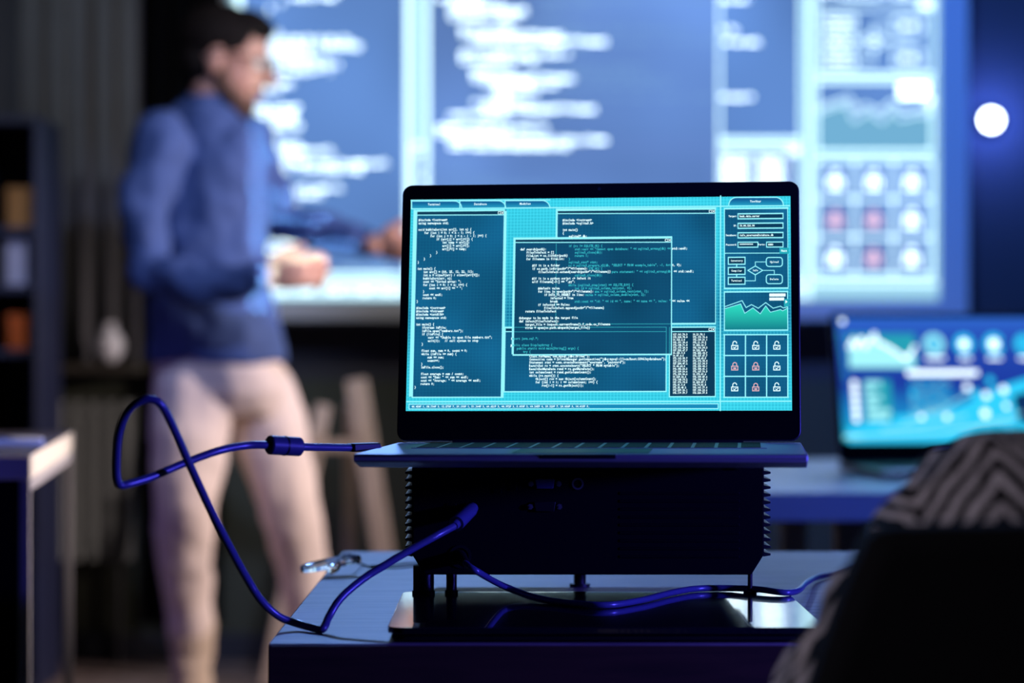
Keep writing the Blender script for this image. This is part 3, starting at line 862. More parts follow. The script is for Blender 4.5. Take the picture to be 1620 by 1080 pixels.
# ================================================================== SECOND TABLE (right) with its laptop
t2 = thing('pale_table', (1.3, 4.4, 0), 'pale table glowing blue on the right, carrying the dashboard laptop', 'table')
b = MB(); b.box((0.30, 3.83, TZ-0.045), (2.3, 4.96, TZ)); keep(b.build('tabletop', M['light_table'], bevel=0.002), t2)
for x in (0.53, 2.1):
    for y in (3.95, 4.75):
        b = MB(); b.box((x, y, 0), (x+0.05, y+0.05, TZ-0.045)); keep(b.build('leg', M['grey_steel'], bevel=0.003), t2)
l2 = thing('dashboard_laptop', (at(1500, 740, 4.45).x, 4.47, TZ), 'open laptop showing a blue dashboard of charts, standing on the pale table', 'laptop', math.radians(9))
W2, D2, H2 = 0.405, 0.255, 0.282
b = MB()
b.prism([(-D2, 0.010), (-D2+0.02, 0.004), (0.01, 0.004), (0.012, 0.014), (0.008, 0.018), (-D2+0.004, 0.014), (-D2, 0.0125)], 'x', -W2/2, W2/2)
b.build('base', M['alu_dark'], l2, bevel=0.0015)
b = MB(); b.box((-0.17, -0.135, 0.0145), (0.17, -0.02, 0.0178)); kb2 = b.build('keyboard', M['keys'], l2, bevel=0.0005)
for sx in (-1, 1):
    for y in (-D2+0.04, -0.02):
        b = MB(); b.tube([(sx*0.16, y, 0), (sx*0.16, y, 0.005)], 0.008, 14); b.build('rubber_foot', M['rubber'], l2)
T2 = math.radians(13)
X2 = Matrix.Translation((0, 0.006, 0.019)) @ Matrix.Rotation(PI/2 - T2, 4, 'X')
b = MB(); b.prism(rrect(-W2/2, 0, W2/2, H2, 0.010), 'z', -0.007, -0.001); lid2 = b.build('lid', M['alu_dark'], l2, bevel=0.0012); lid2.data.transform(X2)
b = MB(); b.prism(rrect(-W2/2+0.0015, 0.0015, W2/2-0.0015, H2-0.0015, 0.009), 'z', -0.0015, 0.0); bz2 = b.build('bezel', M['bezel'], lid2); bz2.data.transform(X2)
b = MB(); b.prism(rrect(-0.016, 0.013, 0.016, 0.021, 0.004), 'z', 0.0, 0.0006); o = b.build('emblem', M['alu'], bz2); o.data.transform(X2)
DW, DH = 0.385, 0.235
class UI2:
    def __init__(s): s.mb = MB()
    def p(s, x, y, z):
        v = (y-502.0)/201.0; l = 1322 + 12*v
        return Vector(((x-l)/335.0*DW, (1-v)*DH, z*0.00012))
    def rect(s, x0, y0, x1, y1, z, mi):
        a = s.p(x0, y0, z); c = s.p(x1, y1, z); s.mb.quad((a.x, c.y, a.z), (c.x, c.y, a.z), (c.x, a.y, a.z), (a.x, a.y, a.z), mi)
    def disc(s, x, y, r, z, mi, r0=0.0, a0=0, a1=360, n=28):
        c = s.p(x, y, z); k = r/335.0*DW; k0 = r0/335.0*DW
        for i in range(n):
            a = math.radians(a0+(a1-a0)*i/n); e = math.radians(a0+(a1-a0)*(i+1)/n)
            pts = [c + Vector((k*math.cos(a), k*math.sin(a), 0)), c + Vector((k*math.cos(e), k*math.sin(e), 0))]
            if k0: pts += [c + Vector((k0*math.cos(e), k0*math.sin(e), 0)), c + Vector((k0*math.cos(a), k0*math.sin(a), 0))]
            else: pts.append(c)
            s.mb.ngon(pts, mi)
    def poly(s, pts, z, mi): s.mb.ngon([s.p(x, y, z) for x, y in reversed(pts)], mi)
    def line(s, pts, t, z, mi):
        for (xa, ya), (xb, yb) in zip(pts, pts[1:]):
            dx, dy = xb-xa, yb-ya; L = math.hypot(dx, dy) or 1; nx, ny = -dy/L*t/2, dx/L*t/2
            s.mb.quad(s.p(xa+nx, ya+ny, z), s.p(xb+nx, yb+ny, z), s.p(xb-nx, yb-ny, z), s.p(xa-nx, ya-ny, z), mi)
D2M = [glow('dashboard_background', (0.02, 0.06, 0.45), 1.0, [(0.0, (0.01, 0.42, 0.62)), (0.22, (0.012, 0.25, 0.60)), (0.45, (0.012, 0.045, 0.36)), (0.8, (0.02, 0.07, 0.45)), (1.0, (0.03, 0.14, 0.62))], None, (0.0, DH)),
       glow('dashboard_white', (0.80, 0.95, 1.0), 2.0), glow('dashboard_teal', (0.02, 0.36, 0.48), 1.0), glow('dashboard_cyan', (0.03, 0.60, 0.95), 1.1),
       glow('dashboard_pale', (0.35, 0.85, 0.92), 1.15), glow('dashboard_dark', (0.004, 0.03, 0.12), 1.0)]
BG2, WH, TEAL, CY, PALE, DK = range(6)
u = UI2(); u.mb.quad((0, 0, 0), (DW, 0, 0), (DW, DH, 0), (0, DH, 0), BG2)
g4 = lambda L: [(1300 + x/3.725, 470 + y/3.725) for x, y in L]
u.rect(1341, 529, 1459, 586, 1, TEAL)
curve = g4([(168,300),(190,255),(210,300),(235,250),(250,250),(268,300),(290,270),(325,220),(345,270),(372,280),(430,310),(520,370),(555,340),(578,300)])
for (xa, ya), (xb, yb) in zip(curve, curve[1:]): u.poly([(xa, ya), (xb, yb), (xb, 584), (xa, 584)], 1.5, PALE)
u.line(curve, 4.2, 2, WH)
for x, y in curve: u.disc(x, y, 2.8, 2.2, WH, n=12)
u.disc(1488, 546, 18, 1, PALE, 5); u.disc(1488, 546, 12, 1.2, CY, 7); u.disc(1539, 546, 17, 1, CY, 5); u.disc(1539, 546, 8, 1.4, WH, 0); u.disc(1590, 546, 18, 1, CY, 3, 20, 350); u.disc(1590, 546, 9, 1.4, WH, 0)
u.disc(1642, 546, 17, 1, CY, 5)
for x, w in ((1490, 16), (1541, 10), (1591, 12), (1642, 10)): u.rect(x-w, 567, x+w, 571, 1.5, WH)
u.rect(1441, 589, 1562, 597, 2, WH)
u.disc(1334, 508.5, 4.2, 2, WH); 
for k in range(12): u.rect(1326 + k*0.9, 525+7*k, 1331 + k*0.9, 529+7*k, 1, TEAL)
for k in range(6): u.disc(1353 + k*0.7, 610 + k*11.3, 5.2, 2, WH, n=16)
for k, w in enumerate((28, 12, 27, 18, 39, 36)): u.rect(1370+k, 606+k*11.3, 1370+k+w, 614+k*11.3, 1.6, PALE)
u.rect(1369, 604, 1418, 672, 1, TEAL)
for r in range(6):
    for c in range(7): u.disc(1450 + c*9.8 + (2 if r > 2 else 0), 608 + r*9.6, 4.4, 1.6, PALE if (r*7+c) % 5 == 1 or r == 5 else CY, 3.2, n=12)
u.disc(1451, 627, 5, 2, CY); u.rect(1461, 661, 1469, 668, 2, WH); u.rect(1504, 661, 1512, 668, 2, WH)
u.poly(g4([(150, 790), (450, 715), (720, 700), (900, 640), (1060, 560), (1250, 500), (1340, 480), (1340, 880), (160, 880)]), 0.5, CY)
for x0, y0, x1, y1 in ((360, 800, 900, 720), (700, 820, 1250, 700), (500, 760, 960, 560), (200, 840, 1200, 760)):
    u.line(g4([(x0, y0), ((x0+x1)/2, (y0+y1)/2+20), (x1, y1)]), 2.5, 0.9, PALE)
u.poly(g4([(1190, 600), (1330, 560), (1330, 780), (1230, 760)]), 0.8, DK)
for x, y, r in ((905, 545, 5.5), (1025, 595, 5.5), (1015, 705, 6.5), (1135, 560, 6), (1150, 660, 4), (1050, 505, 7), (960, 590, 8)): u.disc(*g4([(x, y)])[0], r, 2 if r < 7 else 1.4, WH if r < 7 else CY, n=14)
u.rect(1335, 693, 1365, 698, 2, PALE)
dd = u.mb.build('display', D2M, bz2); dd.matrix_local = X2 @ Matrix.Translation((-DW/2, 0.038, 0.0004))

# ================================================================== SIDE TABLE (left) with phone
H = 0.15; z1 = EYE - H
nr = Vector((-762*H/181, H*FPX/181, z1)); fr = Vector((-694*H/143, H*FPX/143, z1))
dr = (fr-nr); dr.z = 0; Ls = dr.length; dr.normalize(); lf = Vector((-dr.y, dr.x, 0))
ang = math.atan2(dr.y, dr.x) - PI/2
st = thing('side_table', nr, 'tall side table with cream edge and grey steel frame at the left border', 'table', ang)
# local: origin near right corner, x to the right (negative = into the table), y away
S0 = -z1
b = MB(); b.box((-0.55, 0, -0.031), (0, Ls, 0)); b.build('tabletop', M['cream_edge'], st, bevel=0.001)
b = MB(); b.box((-0.549, 0.001, 0), (-0.001, Ls-0.001, 0.0015)); b.build('top_veneer', wood('brown_veneer', (0.05, 0.03, 0.028), (0.08, 0.05, 0.045), 0.5, 'y', 9), st)
fw = 0.0135
for x in (-fw-0.0005, -0.549):
    b = MB(); b.box((x, 0.0, -0.047), (x+fw, Ls, -0.0312)); b.build('side_rail', M['grey_steel'], st, bevel=0.001)
for x in (-fw-0.0005, -0.549):
    for y in (0.0005, Ls-fw-0.0005):
        b = MB(); b.box((x, y, S0), (x+fw, y+fw, -0.047)); b.build('leg', M['grey_steel'], st, bevel=0.001)
b = MB(); b.box((-0.545, 0.006, S0+0.02), (-fw-0.002, 0.016, -0.033)); o = b.build('front_panel', M['black_matte'], st, bevel=0.001); 
ph = thing('smartphone', nr + Matrix.Rotation(ang, 3, 'Z') @ Vector((-0.085, 0.30, 0.0015)), 'small flat pale-ended phone lying on the side table at the left border', 'phone', ang + 0.25)
b = MB(); b.prism(rrect(-0.075, -0.036, 0.075, 0.036, 0.008), 'z', 0, 0.009); b.build('case', mat('blue_phone_case', (0.10, 0.16, 0.6), 0.3), ph, bevel=0.002)
b = MB(); b.prism(rrect(0.030, -0.034, 0.074, 0.034, 0.006), 'z', 0.009, 0.0105); b.build('camera_plate', mat('pale_metal', (0.75, 0.75, 0.8), 0.3, 0.3), ph, bevel=0.0005)

# ================================================================== PROJECTION SCREEN
SY = 7.28; K = SY/FPX
def sx_(x): return (x-810)*K
def sz_(y): return EYE - (y-540)*K
ps = thing('projection_screen', (sx_(940), SY+0.01, sz_(508)), 'huge white projection screen glowing with blue code windows behind the presenter', 'projection screen')
sL, sR, sB, sT = sx_(352), sx_(1532), sz_(509), sz_(-230)
b = MB(); b.box((sL, SY+0.002, sB), (sR, SY+0.006, sT)); keep(b.build('screen_fabric', M['fabric_white']), ps)
b = MB(); b.tube([(sL, SY+0.004, sB), (sR, SY+0.004, sB)], 0.008, 12); keep(b.build('bottom_bar', M['screen_border'], smooth=True), ps)
b = MB(); b.box((sL-0.02, SY-0.04, sT), (sR+0.08, SY+0.06, sT+0.11)); keep(b.build('roller_case', M['screen_border'], bevel=0.01), ps)
iw = (1485.5-364)*K; ih = (474+155)*K
PM = [None]*12  # the picture emits light itself, standing in for the projector's throw
PM[BASE] = glow('picture_glow_background', (0.36, 0.70, 0.88), 1.0)
PM[WIN] = glow('picture_glow_window', (0.115, 0.25, 0.60), 1.05, None, None, None, 1.6)
PM[MIDWIN] = glow('picture_glow_front_window', (0.125, 0.25, 0.60), 1.05, None, None, None, 1.6)
PM[BAR] = glow('picture_glow_bar', (0.16, 0.28, 0.62), 1.0)
PM[LINE] = glow('picture_glow_outline', (0.66, 0.95, 1.0), 2.2)
PM[TEXT] = glow('picture_glow_text', (0.80, 1.0, 1.0), 5.0)
PM[DIM] = glow('picture_glow_dim_text', (0.18, 0.36, 0.68), 1.0)
PM[GREEN] = glow('picture_glow_fill', (0.17, 0.44, 0.66), 1.0)
PM[TAB] = glow('picture_glow_tab', (0.30, 0.55, 0.80), 1.0)
PM[RED] = glow('picture_glow_red', (0.95, 0.55, 0.62), 2.0)
PM[CHIP] = glow('picture_glow_chip', (0.6, 0.9, 1.0), 1.6)
PM[DIMLINE] = glow('picture_glow_dim_line', (0.14, 0.25, 0.62), 1.0)
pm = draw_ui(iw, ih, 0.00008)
o = pm.build('glowing_picture', PM, ps)
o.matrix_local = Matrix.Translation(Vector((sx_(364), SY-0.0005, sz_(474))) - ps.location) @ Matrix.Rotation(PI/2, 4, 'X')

# ================================================================== STAGE LAMP (right)
lc = at(1568, 190, WALL_Y-0.035)
sl = thing('stage_lamp', lc, 'small round stage lamp shining white-blue on the wall right of the screen', 'lamp')
b = MB(); b.lathe((0, 0, 0), [(0.035, 0.040), (0.0, 0.038), (-0.004, 0.034)]); b.build('housing', M['black_plastic'], sl, smooth=True)
b = MB(); b.lathe((0, 0, 0), [(-0.003, 0.030), (-0.014, 0.028), (-0.020, 0.018), (-0.022, 0.006)]); b.build('bulb', glow('lamp_light', (0.75, 0.88, 1.0), 16.0), sl)
pl = bpy.data.lights.new('lamp_glow', 'POINT'); pl.energy = 8.0; pl.color = (0.08, 0.18, 1.0); pl.shadow_soft_size = 0.03
po = bpy.data.objects.new('lamp_glow', pl); COL.objects.link(po); po.location = lc + Vector((0, -0.11, 0.0))

# ================================================================== BACKGROUND LEFT
def curtain(name, px0, px1, zb, zt, y, amp, waves, m, label, cat='curtain'):
    x0, x1 = sx_(px0), sx_(px1); n = waves*12; b = MB(); vs = []
    for k in range(n+1):
        x = x0 + (x1-x0)*k/n; yy = y + amp*math.sin(2*PI*waves*k/n) + 0.3*amp*math.sin(5.1*k/n*waves)
        vs += [(x, yy, zb), (x, yy, zt)]
    b.add(vs, [(2*k, 2*k+2, 2*k+3, 2*k+1) for k in range(n)])
    o = b.build(name, m, smooth=True, angle=180); md = o.modifiers.new('t', 'SOLIDIFY'); md.thickness = 0.004
    return tag(o, label, cat)
curtain('curtain', 96, 218, sz_(572), 2.9, 7.345, 0.028, 3, M['curtain'], 'pale grey pleated curtain hanging left of the presenter')
curtain('curtain', 24, 96, sz_(572), 2.9, 7.37, 0.02, 2, mat('pale_curtain', (0.17, 0.17, 0.18), 0.9, noise=0.3, nscale=4, spec=0.1), 'narrow grey curtain behind the shelf cabinet at far left')
curtain('drape', 216, 342, 0.12, 2.9, 7.395, 0.02, 3, M['black_curtain'], 'black floor-length drape behind the presenter, left of the screen', 'drape')
ledge = thing('window_sill', (sx_(140), 7.33, sz_(590)), 'dark window ledge above the radiator on the left', 'ledge')
b = MB(); b.box((sx_(40), 7.16, sz_(590)), (sx_(232), 7.42, sz_(574))); keep(b.build('board', mat('dark_ledge', (0.035, 0.03, 0.022), 0.6), bevel=0.004), ledge)
b = MB(); b.sphere((0, 0, 0.052), (0.044, 0.044, 0.052), 20, 12); b.tube([(0, 0, 0.095), (0, 0, 0.12)], [0.018, 0.023], 16)
o = b.build('vase', mat('white_ceramic', (0.75, 0.75, 0.8), 0.3), smooth=True); o.location = (sx_(178), 7.225, sz_(574)); tag(o, 'small round white vase on the dark window ledge', 'vase')
rad = thing('radiator', (sx_(130), 7.33, 0.30), 'grey column radiator under the window ledge', 'radiator')
for k in range(6):
    x = sx_(68 + k*26)
    b = MB(); b.prism(rrect(x-0.017, 7.27, x+0.017, 7.39, 0.012), 'z', 0.32, 0.80); keep(b.build('column', mat('radiator_paint', (0.16, 0.17, 0.16), 0.5) if k == 0 else bpy.data.materials['radiator_paint'], bevel=0.004), rad)
for z in (0.36, 0.76):
    b = MB(); b.tube([(sx_(66), 7.33, z), (sx_(200), 7.33, z)], 0.014, 12); keep(b.build('pipe', M['black_plastic'], smooth=True), rad)
for x in (78, 183):
    b = MB(); b.tube([(sx_(x), 7.33, 0), (sx_(x), 7.33, 0.34)], 0.012, 12); keep(b.build('foot', M['black_plastic'], smooth=True), rad)
# shelf cabinet
cab = thing('shelf_cabinet', (sx_(40), 6.9, 0), 'dark shelf cabinet holding boxes at the far left wall', 'cabinet')
k6 = 6.75/FPX
X = lambda p: (p-810)*k6
Z = lambda p: EYE-(p-540)*k6
cm = mat('navy_cabinet', (0.006, 0.009, 0.035), 0.6)
b = MB(); b.box((X(52), 6.75, 0), (X(60), 7.10, Z(183))); keep(b.build('side_panel', cm, bevel=0.003), cab)
b = MB(); b.box((X(-60), 6.75, 0), (X(-42), 7.10, Z(183))); keep(b.build('side_panel', cm, bevel=0.003), cab)
b = MB(); b.box((X(-42), 7.08, 0), (X(52), 7.10, Z(183))); keep(b.build('back_panel', M['wall'], bevel=0.002), cab)
for z in (183, 358, 450, 552, 700, 850):
    b = MB(); b.box((X(-42), 6.76, Z(z)-0.02), (X(52), 7.08, Z(z))); keep(b.build('shelf', cm, bevel=0.002), cab)
def boxitem(name, px0, px1, py, hgt, dep, m, label, cat):
    b = MB(); w = X(px1)-X(px0); b.prism(rrect(-w/2, -dep/2, w/2, dep/2, 0.006), 'z', 0, hgt); o = b.build('case', m)
    r = thing(name, ((X(px0)+X(px1))/2, 6.90, Z(py)), label, cat); o.parent = r
    b = MB(); b.prism(rrect(-w/2-0.002, -dep/2-0.002, w/2+0.002, dep/2+0.002, 0.006), 'z', hgt*0.82, hgt*1.0+0.002); b.build('cover', m, r, bevel=0.002)
    return r
boxitem('storage_box', 4, 46, 358, 0.11, 0.2, mat('amber_card', (0.28, 0.12, 0.03), 0.7), 'amber storage box on the upper shelf of the dark cabinet', 'box')
boxitem('storage_box', 2, 36, 450, 0.13, 0.2, mat('lilac_card', (0.35, 0.33, 0.45), 0.7), 'pale lilac storage box on the middle shelf of the dark cabinet', 'box')
boxitem('storage_box', 6, 38, 552, 0.095, 0.2, mat('orange_card', (0.60, 0.11, 0.02), 0.6), 'orange storage box on the lower shelf of the dark cabinet', 'box')

# ================================================================== WOODEN EASEL under the screen
ea = thing('wooden_easel', (at(560, 900, 7.0).x, 7.05, 0), 'pale wooden folding easel standing behind the presenter under the screen', 'easel')
def plank(p, q, w, d, name):
    p = Vector(p); q = Vector(q); t = (q-p).normalized(); sxv = t.cross(Vector((0, 1, 0))).normalized(); syv = t.cross(sxv)
    R = Matrix((sxv, syv, t)).transposed(); b = MB()
    obox(b, (p+q)/2, R, (w/2, d/2, (q-p).length/2)); return keep(b.build(name, M['pale_wood'], bevel=0.006), ea)
plank((at(640, 900, 6.9).x, 6.86, 0.0), at(563, 600, 6.95), 0.062, 0.03, 'leg')
plank((at(425, 900, 6.9).x, 6.86, 0.0), at(512, 640, 6.97), 0.045, 0.025, 'leg')
plank((at(545, 900, 7.1).x, 7.36, 0.0), at(555, 640, 7.02), 0.04, 0.025, 'leg')
plank(at(490, 705, 6.93), at(590, 705, 6.93), 0.035, 0.02, 'crossbar')

# ================================================================== PRESENTER
MD = 6.1
pk = FPX/MD
pe = thing('person', (at(370, 900, MD).x, MD, 0), 'standing man in blue shirt and beige trousers with glasses, looking down, hands gesturing', 'person')
def mp(px, py, d=0.0): return at(px, py, MD+d)
yawt = math.radians(-38)      # torso turned towards the right of the picture and the camera
# --- body (skin): head, neck, arms, hands, slim core and legs
b = MB()
HS = 1.14
hc_ = mp(358, 92)
def grow(mb):
    mb.v = [hc_ + (v - hc_)*HS for v in mb.v]
Rh = Matrix.Rotation(math.radians(13), 3, 'Y')     # head bowed a little
def hp(x, y, z): return hc_ + Rh @ Vector((x, y, z))
b.sphere(hp(-0.008, 0, 0.022), (0.098, 0.074, 0.088), 24, 16, rot=Rh)      # skull
b.sphere(hp(0.028, 0, -0.03), (0.066, 0.060, 0.082), 20, 14, rot=Rh)       # face
b.sphere(hp(0.052, 0, -0.088), (0.030, 0.030, 0.024), 16, 10, rot=Rh)      # chin
b.tube([hp(0.088, 0, 0.010), hp(0.112, 0, -0.030)], [0.008, 0.014], 12); b.sphere(hp(0.108, 0, -0.030), 0.0145, 12, 8)
b.sphere(hp(0.084, 0, -0.062), (0.014, 0.024, 0.010), 12, 8, rot=Rh)       # lips
b.sphere(hp(0.082, 0, 0.018), (0.014, 0.046, 0.010), 12, 8, rot=Rh)        # brow
for s in (-1, 1): b.sphere(hp(-0.012, s*0.073, -0.016), (0.018, 0.010, 0.032), 12, 10, rot=Rh)   # ears
grow(b)
b.limb([(hp(-0.02, 0, -0.05), 0.058), (mp(335, 185), 0.058), (mp(325, 225), 0.075)])
rsh = mp(247, 232, -0.15); lsh = mp(392, 228, 0.14)
rel = mp(238, 432, -0.21); rwr = mp(418, 437, -0.34)
lel = mp(446, 352, 0.05); lwr = mp(592, 386, -0.05)
b.limb([(rsh, 0.04), (rel, 0.030), (mp(330, 450, -0.29), 0.030), (rwr, 0.027)]); b.limb([(lsh, 0.045), (lel, 0.038), (lwr, 0.026)])
b.loft([(mp(345, 600), 0.12, 0.09, yawt), (mp(330, 480), 0.12, 0.09, yawt), (mp(320, 300), 0.13, 0.09, yawt), (mp(318, 225), 0.12, 0.07, yawt)])
b.limb([(mp(300, 610, -0.04), 0.07), (mp(292, 800, -0.10), 0.05), (mp(303, 1040, 0.0), 0.035), (mp(303, 1110, 0.0), 0.04)])
b.limb([(mp(410, 610, 0.06), 0.07), (mp(462, 790, 0.0), 0.05), (mp(497, 1020, 0.12), 0.035), (mp(500, 1110, 0.12), 0.04)])
# hands
def hand(wr, fwd, up, side, spread=0.016, curl=0.5, s=1.0):
    fwd = fwd.normalized(); side = (side - fwd*side.dot(fwd)).normalized(); up = fwd.cross(side)*(-1 if False else 1)
    palm = wr + fwd*0.05*s
    R = Matrix((fwd, side, up)).transposed()
    b.sphere(palm, (0.052*s, 0.042*s, 0.017*s), 16, 10, rot=R)
    lens = (0.070, 0.082, 0.076, 0.060)
    for i in range(4):
        o_ = (1.5-i)*0.0205*s
        p = wr + fwd*0.088*s + side*o_
        c = curl + 0.08*i; pts = [(p - fwd*0.03*s, 0.0098*s)]
        a = 0.15; q = p
        for j in range(3):
            a += c*(0.9 if j else 0.6)
            q = q + (fwd*math.cos(a) - up*math.sin(a) + side*o_*0.6)*lens[i]*s*(0.42, 0.32, 0.26)[j]
            pts.append((q, (0.0092, 0.0085, 0.0075)[j]*s))
        b.limb(pts, 10)
    p = wr + fwd*0.025*s + side*0.034*s
    b.limb([(p, 0.013*s), (p + fwd*0.030*s + side*0.022*s - up*0.012*s, 0.011*s), (p + fwd*0.058*s + side*0.026*s - up*0.022*s, 0.0095*s)], 10)
hand(rwr, Vector((1, -0.1, 0.18)), None, Vector((0.1, 0.35, 1)), curl=0.62, s=1.12)
hand(lwr, Vector((1, -0.05, -0.12)), None, Vector((0.1, -0.6, 0.8)), curl=0.42, s=1.05)
body = keep(b.build('body', M['skin'], remesh=0.0045, soft=3), pe)
# eyes, glasses
for s in (-1, 1):
    b = MB(); b.sphere(hp(0.079, s*0.031, 0.002), 0.0115, 14, 10); grow(b); keep(b.build('eye', mat('eye_white', (0.75, 0.74, 0.72), 0.2) if s < 0 else bpy.data.materials['eye_white'], smooth=True), pe).parent = body
    b = MB(); b.sphere(hp(0.0885, s*0.031, 0.0), 0.0045, 12, 8); grow(b); keep(b.build('iris', M['hair'], smooth=True), pe).parent = body
b = MB()
for s in (-1, 1):
    c = hp(0.102, s*0.033, 0.0)
    pts = [c + Rh @ Vector((0.0, 0.025*math.cos(a), 0.018*math.sin(a))) for a in [2*PI*k/20 for k in range(21)]]
    b.tube(pts, 0.0020, 8)
    b.tube([hp(0.100, s*0.058, 0.006), hp(0.060, s*0.075, 0.006), hp(-0.012, s*0.080, 0.004), hp(-0.024, s*0.080, -0.012)], 0.0020, 8)
b.tube([hp(0.103, -0.009, 0.004), hp(0.105, 0, 0.007), hp(0.103, 0.009, 0.004)], 0.0018, 8)
grow(b); gl = keep(b.build('glasses', M['black_plastic'], smooth=True), pe)
# hair, beard
b = MB()
b.sphere(hp(-0.018, 0, 0.036), (0.098, 0.080, 0.084), 28, 18, rot=Rh)
b.sphere(hp(0.030, 0, 0.078), (0.062, 0.062, 0.040), 20, 12, rot=Rh)
b.sphere(hp(-0.050, 0, -0.02), (0.055, 0.068, 0.060), 20, 12, rot=Rh)
grow(b); hair = keep(b.build('hair', M['hair'], remesh=0.005, soft=2, wrinkle=(0.02, 0.010)), pe)
b = MB()
b.sphere(hp(0.054, 0, -0.092), (0.036, 0.038, 0.030), 16, 10, rot=Rh)
for s in (-1, 1): b.limb([(hp(0.000, s*0.060, -0.02), 0.014), (hp(0.012, s*0.055, -0.060), 0.017), (hp(0.045, s*0.032, -0.086), 0.024)])
b.limb([(hp(0.074, -0.03, -0.060), 0.008), (hp(0.092, 0, -0.049), 0.007), (hp(0.074, 0.03, -0.060), 0.008)])
grow(b); keep(b.build('beard', M['beard'], remesh=0.004, soft=2, wrinkle=(0.01, 0.004)), pe)
# shirt
b = MB()
def ring(px, py, rx, ry, d=0.0, yaw=yawt): return (mp(px, py, d), rx, ry, yaw)
b.loft([ring(345, 572, 0.190, 0.150), ring(343, 545, 0.186, 0.148), ring(335, 480, 0.172, 0.140), ring(322, 400, 0.172, 0.140), ring(314, 320, 0.188, 0.142),
        ring(314, 262, 0.195, 0.132), ring(318, 218, 0.172, 0.105), ring(322, 188, 0.105, 0.078), ring(326, 168, 0.066, 0.066)], 32)
b.limb([(rsh + Vector((0.01, 0, 0.01)), 0.076), (mp(228, 330, -0.19), 0.062), (rel, 0.054), (mp(330, 452, -0.29), 0.050), (mp(408, 440, -0.335), 0.041)])
b.limb([(lsh, 0.074), (mp(420, 300, 0.10), 0.060), (lel, 0.050), (mp(520, 366, 0.0), 0.043), (mp(582, 384, -0.04), 0.036)])
shirt = keep(b.build('shirt', M['shirt'], remesh=0.008, soft=4, wrinkle=(0.09, 0.035)), pe)
b = MB()
b.loft([(mp(324, 186), 0.075, 0.070, yawt), (mp(330, 152), 0.064, 0.062, yawt)], 28)
keep(b.build('collar', M['shirt'], remesh=0.006, soft=2), pe).parent = shirt
# trousers and belt
b = MB()
b.loft([ring(383, 655, 0.10, 0.10), ring(350, 618, 0.178, 0.140), ring(346, 590, 0.180, 0.142), ring(345, 552, 0.168, 0.132)], 32)
b.limb([(mp(304, 625, -0.05), 0.106), (mp(300, 700, -0.08), 0.100), (mp(292, 800, -0.12), 0.080), (mp(293, 880, -0.08), 0.070), (mp(300, 960, -0.02), 0.060), (mp(303, 990, 0.0), 0.062)])
b.limb([(mp(412, 630, 0.06), 0.102), (mp(432, 700, 0.04), 0.096), (mp(458, 795, 0.0), 0.080), (mp(474, 880, 0.05), 0.070), (mp(492, 985, 0.10), 0.058), (mp(494, 1000, 0.11), 0.060)])
tr = keep(b.build('trousers', M['trousers'], remesh=0.008, soft=4, wrinkle=(0.09, 0.020)), pe)
# boots
for i, (ax_, ay_, dd_) in enumerate(((303, 1040, 0.0), (498, 1040, 0.12))):
    b = MB(); a = mp(ax_, ay_, dd_)
    f = Vector((0.80, -0.60, 0)) if i == 0 else Vector((0.95, -0.3, 0))
    b.limb([(Vector((a.x, a.y, 0.26)), 0.062), (Vector((a.x, a.y, 0.17)), 0.052), (Vector((a.x, a.y, 0.09)), 0.052)])
    b.limb([(Vector((a.x, a.y, 0.055)) - f*0.03, 0.046), (Vector((a.x, a.y, 0.055)) + f*0.06, 0.046), (Vector((a.x, a.y, 0.045)) + f*0.14, 0.040)])
    bo = keep(b.build('boot', M['boots'], remesh=0.006, soft=3, wrinkle=(0.04, 0.014)), pe)
    b = MB(); q = Vector((a.x, a.y, 0.0))
    b.tube([q + f*(-0.075) + Vector((0, 0, 0.011)), q + f*0.175 + Vector((0, 0, 0.011))], 0.001, 4)
    ang_ = math.atan2(f.y, f.x); c = q + f*0.05
    mm = MB(); mm.prism(rrect(-0.13, -0.046, 0.13, 0.046, 0.044, 8), 'z', 0.0, 0.018)
    so = mm.build('sole', M['rubber'], None); so.data.transform(Matrix.Translation(c - pe.location) @ Matrix.Rotation(ang_, 4, 'Z')); so.parent = bo

# projector beam falling on the presenter: real light through the lens, with the pattern of the left code window
bm_ = bpy.data.lights.new('projector_beam', 'SPOT'); bm_.energy = 1.0; bm_.spot_size = math.radians(40); bm_.spot_blend = 0.05; bm_.shadow_soft_size = 0.004
bo_ = bpy.data.objects.new('projector_beam', bm_); COL.objects.link(bo_)
bo_.location = (0.0, PY1+0.03, 0.825); bo_.rotation_euler = (PI/2, 0, 0)
bm_.use_nodes = True; nt = bm_.node_tree; em = nt.nodes['Emission']; Lk = nt.links.new
tc = nt.nodes.new('ShaderNodeTexCoord'); sp = nt.nodes.new('ShaderNodeSeparateXYZ'); Lk(tc.outputs['Normal'], sp.inputs[0])
def mth(op, a, c=None):
    n = nt.nodes.new('ShaderNodeMath'); n.operation = op
    for i, v in enumerate((a, c)):
        if v is None: continue
        if isinstance(v, (int, float)): n.inputs[i].default_value = v
        else: Lk(v, n.inputs[i])
    return n.outputs[0]
az = mth('ABSOLUTE', sp.outputs['Z'])
tx = mth('DIVIDE', sp.outputs['X'], az); ty = mth('DIVIDE', sp.outputs['Y'], az)
def slope(px, py):
    q = at(px, py, MD) - bo_.location; return q.x/q.y, q.z/q.y
def band(px0, px1, py0, py1):
    x0, zt = slope(px0, py0); x1, zb = slope(px1, py1)
    a = mth('MULTIPLY', mth('GREATER_THAN', tx, x0), mth('LESS_THAN', tx, x1))
    c = mth('MULTIPLY', mth('GREATER_THAN', ty, zb), mth('LESS_THAN', ty, zt))
    return mth('MULTIPLY', a, c)
acc = mth('MAXIMUM', band(390, 420, 195, 492), mth('MULTIPLY', band(390, 420, 40, 195), 0.16))
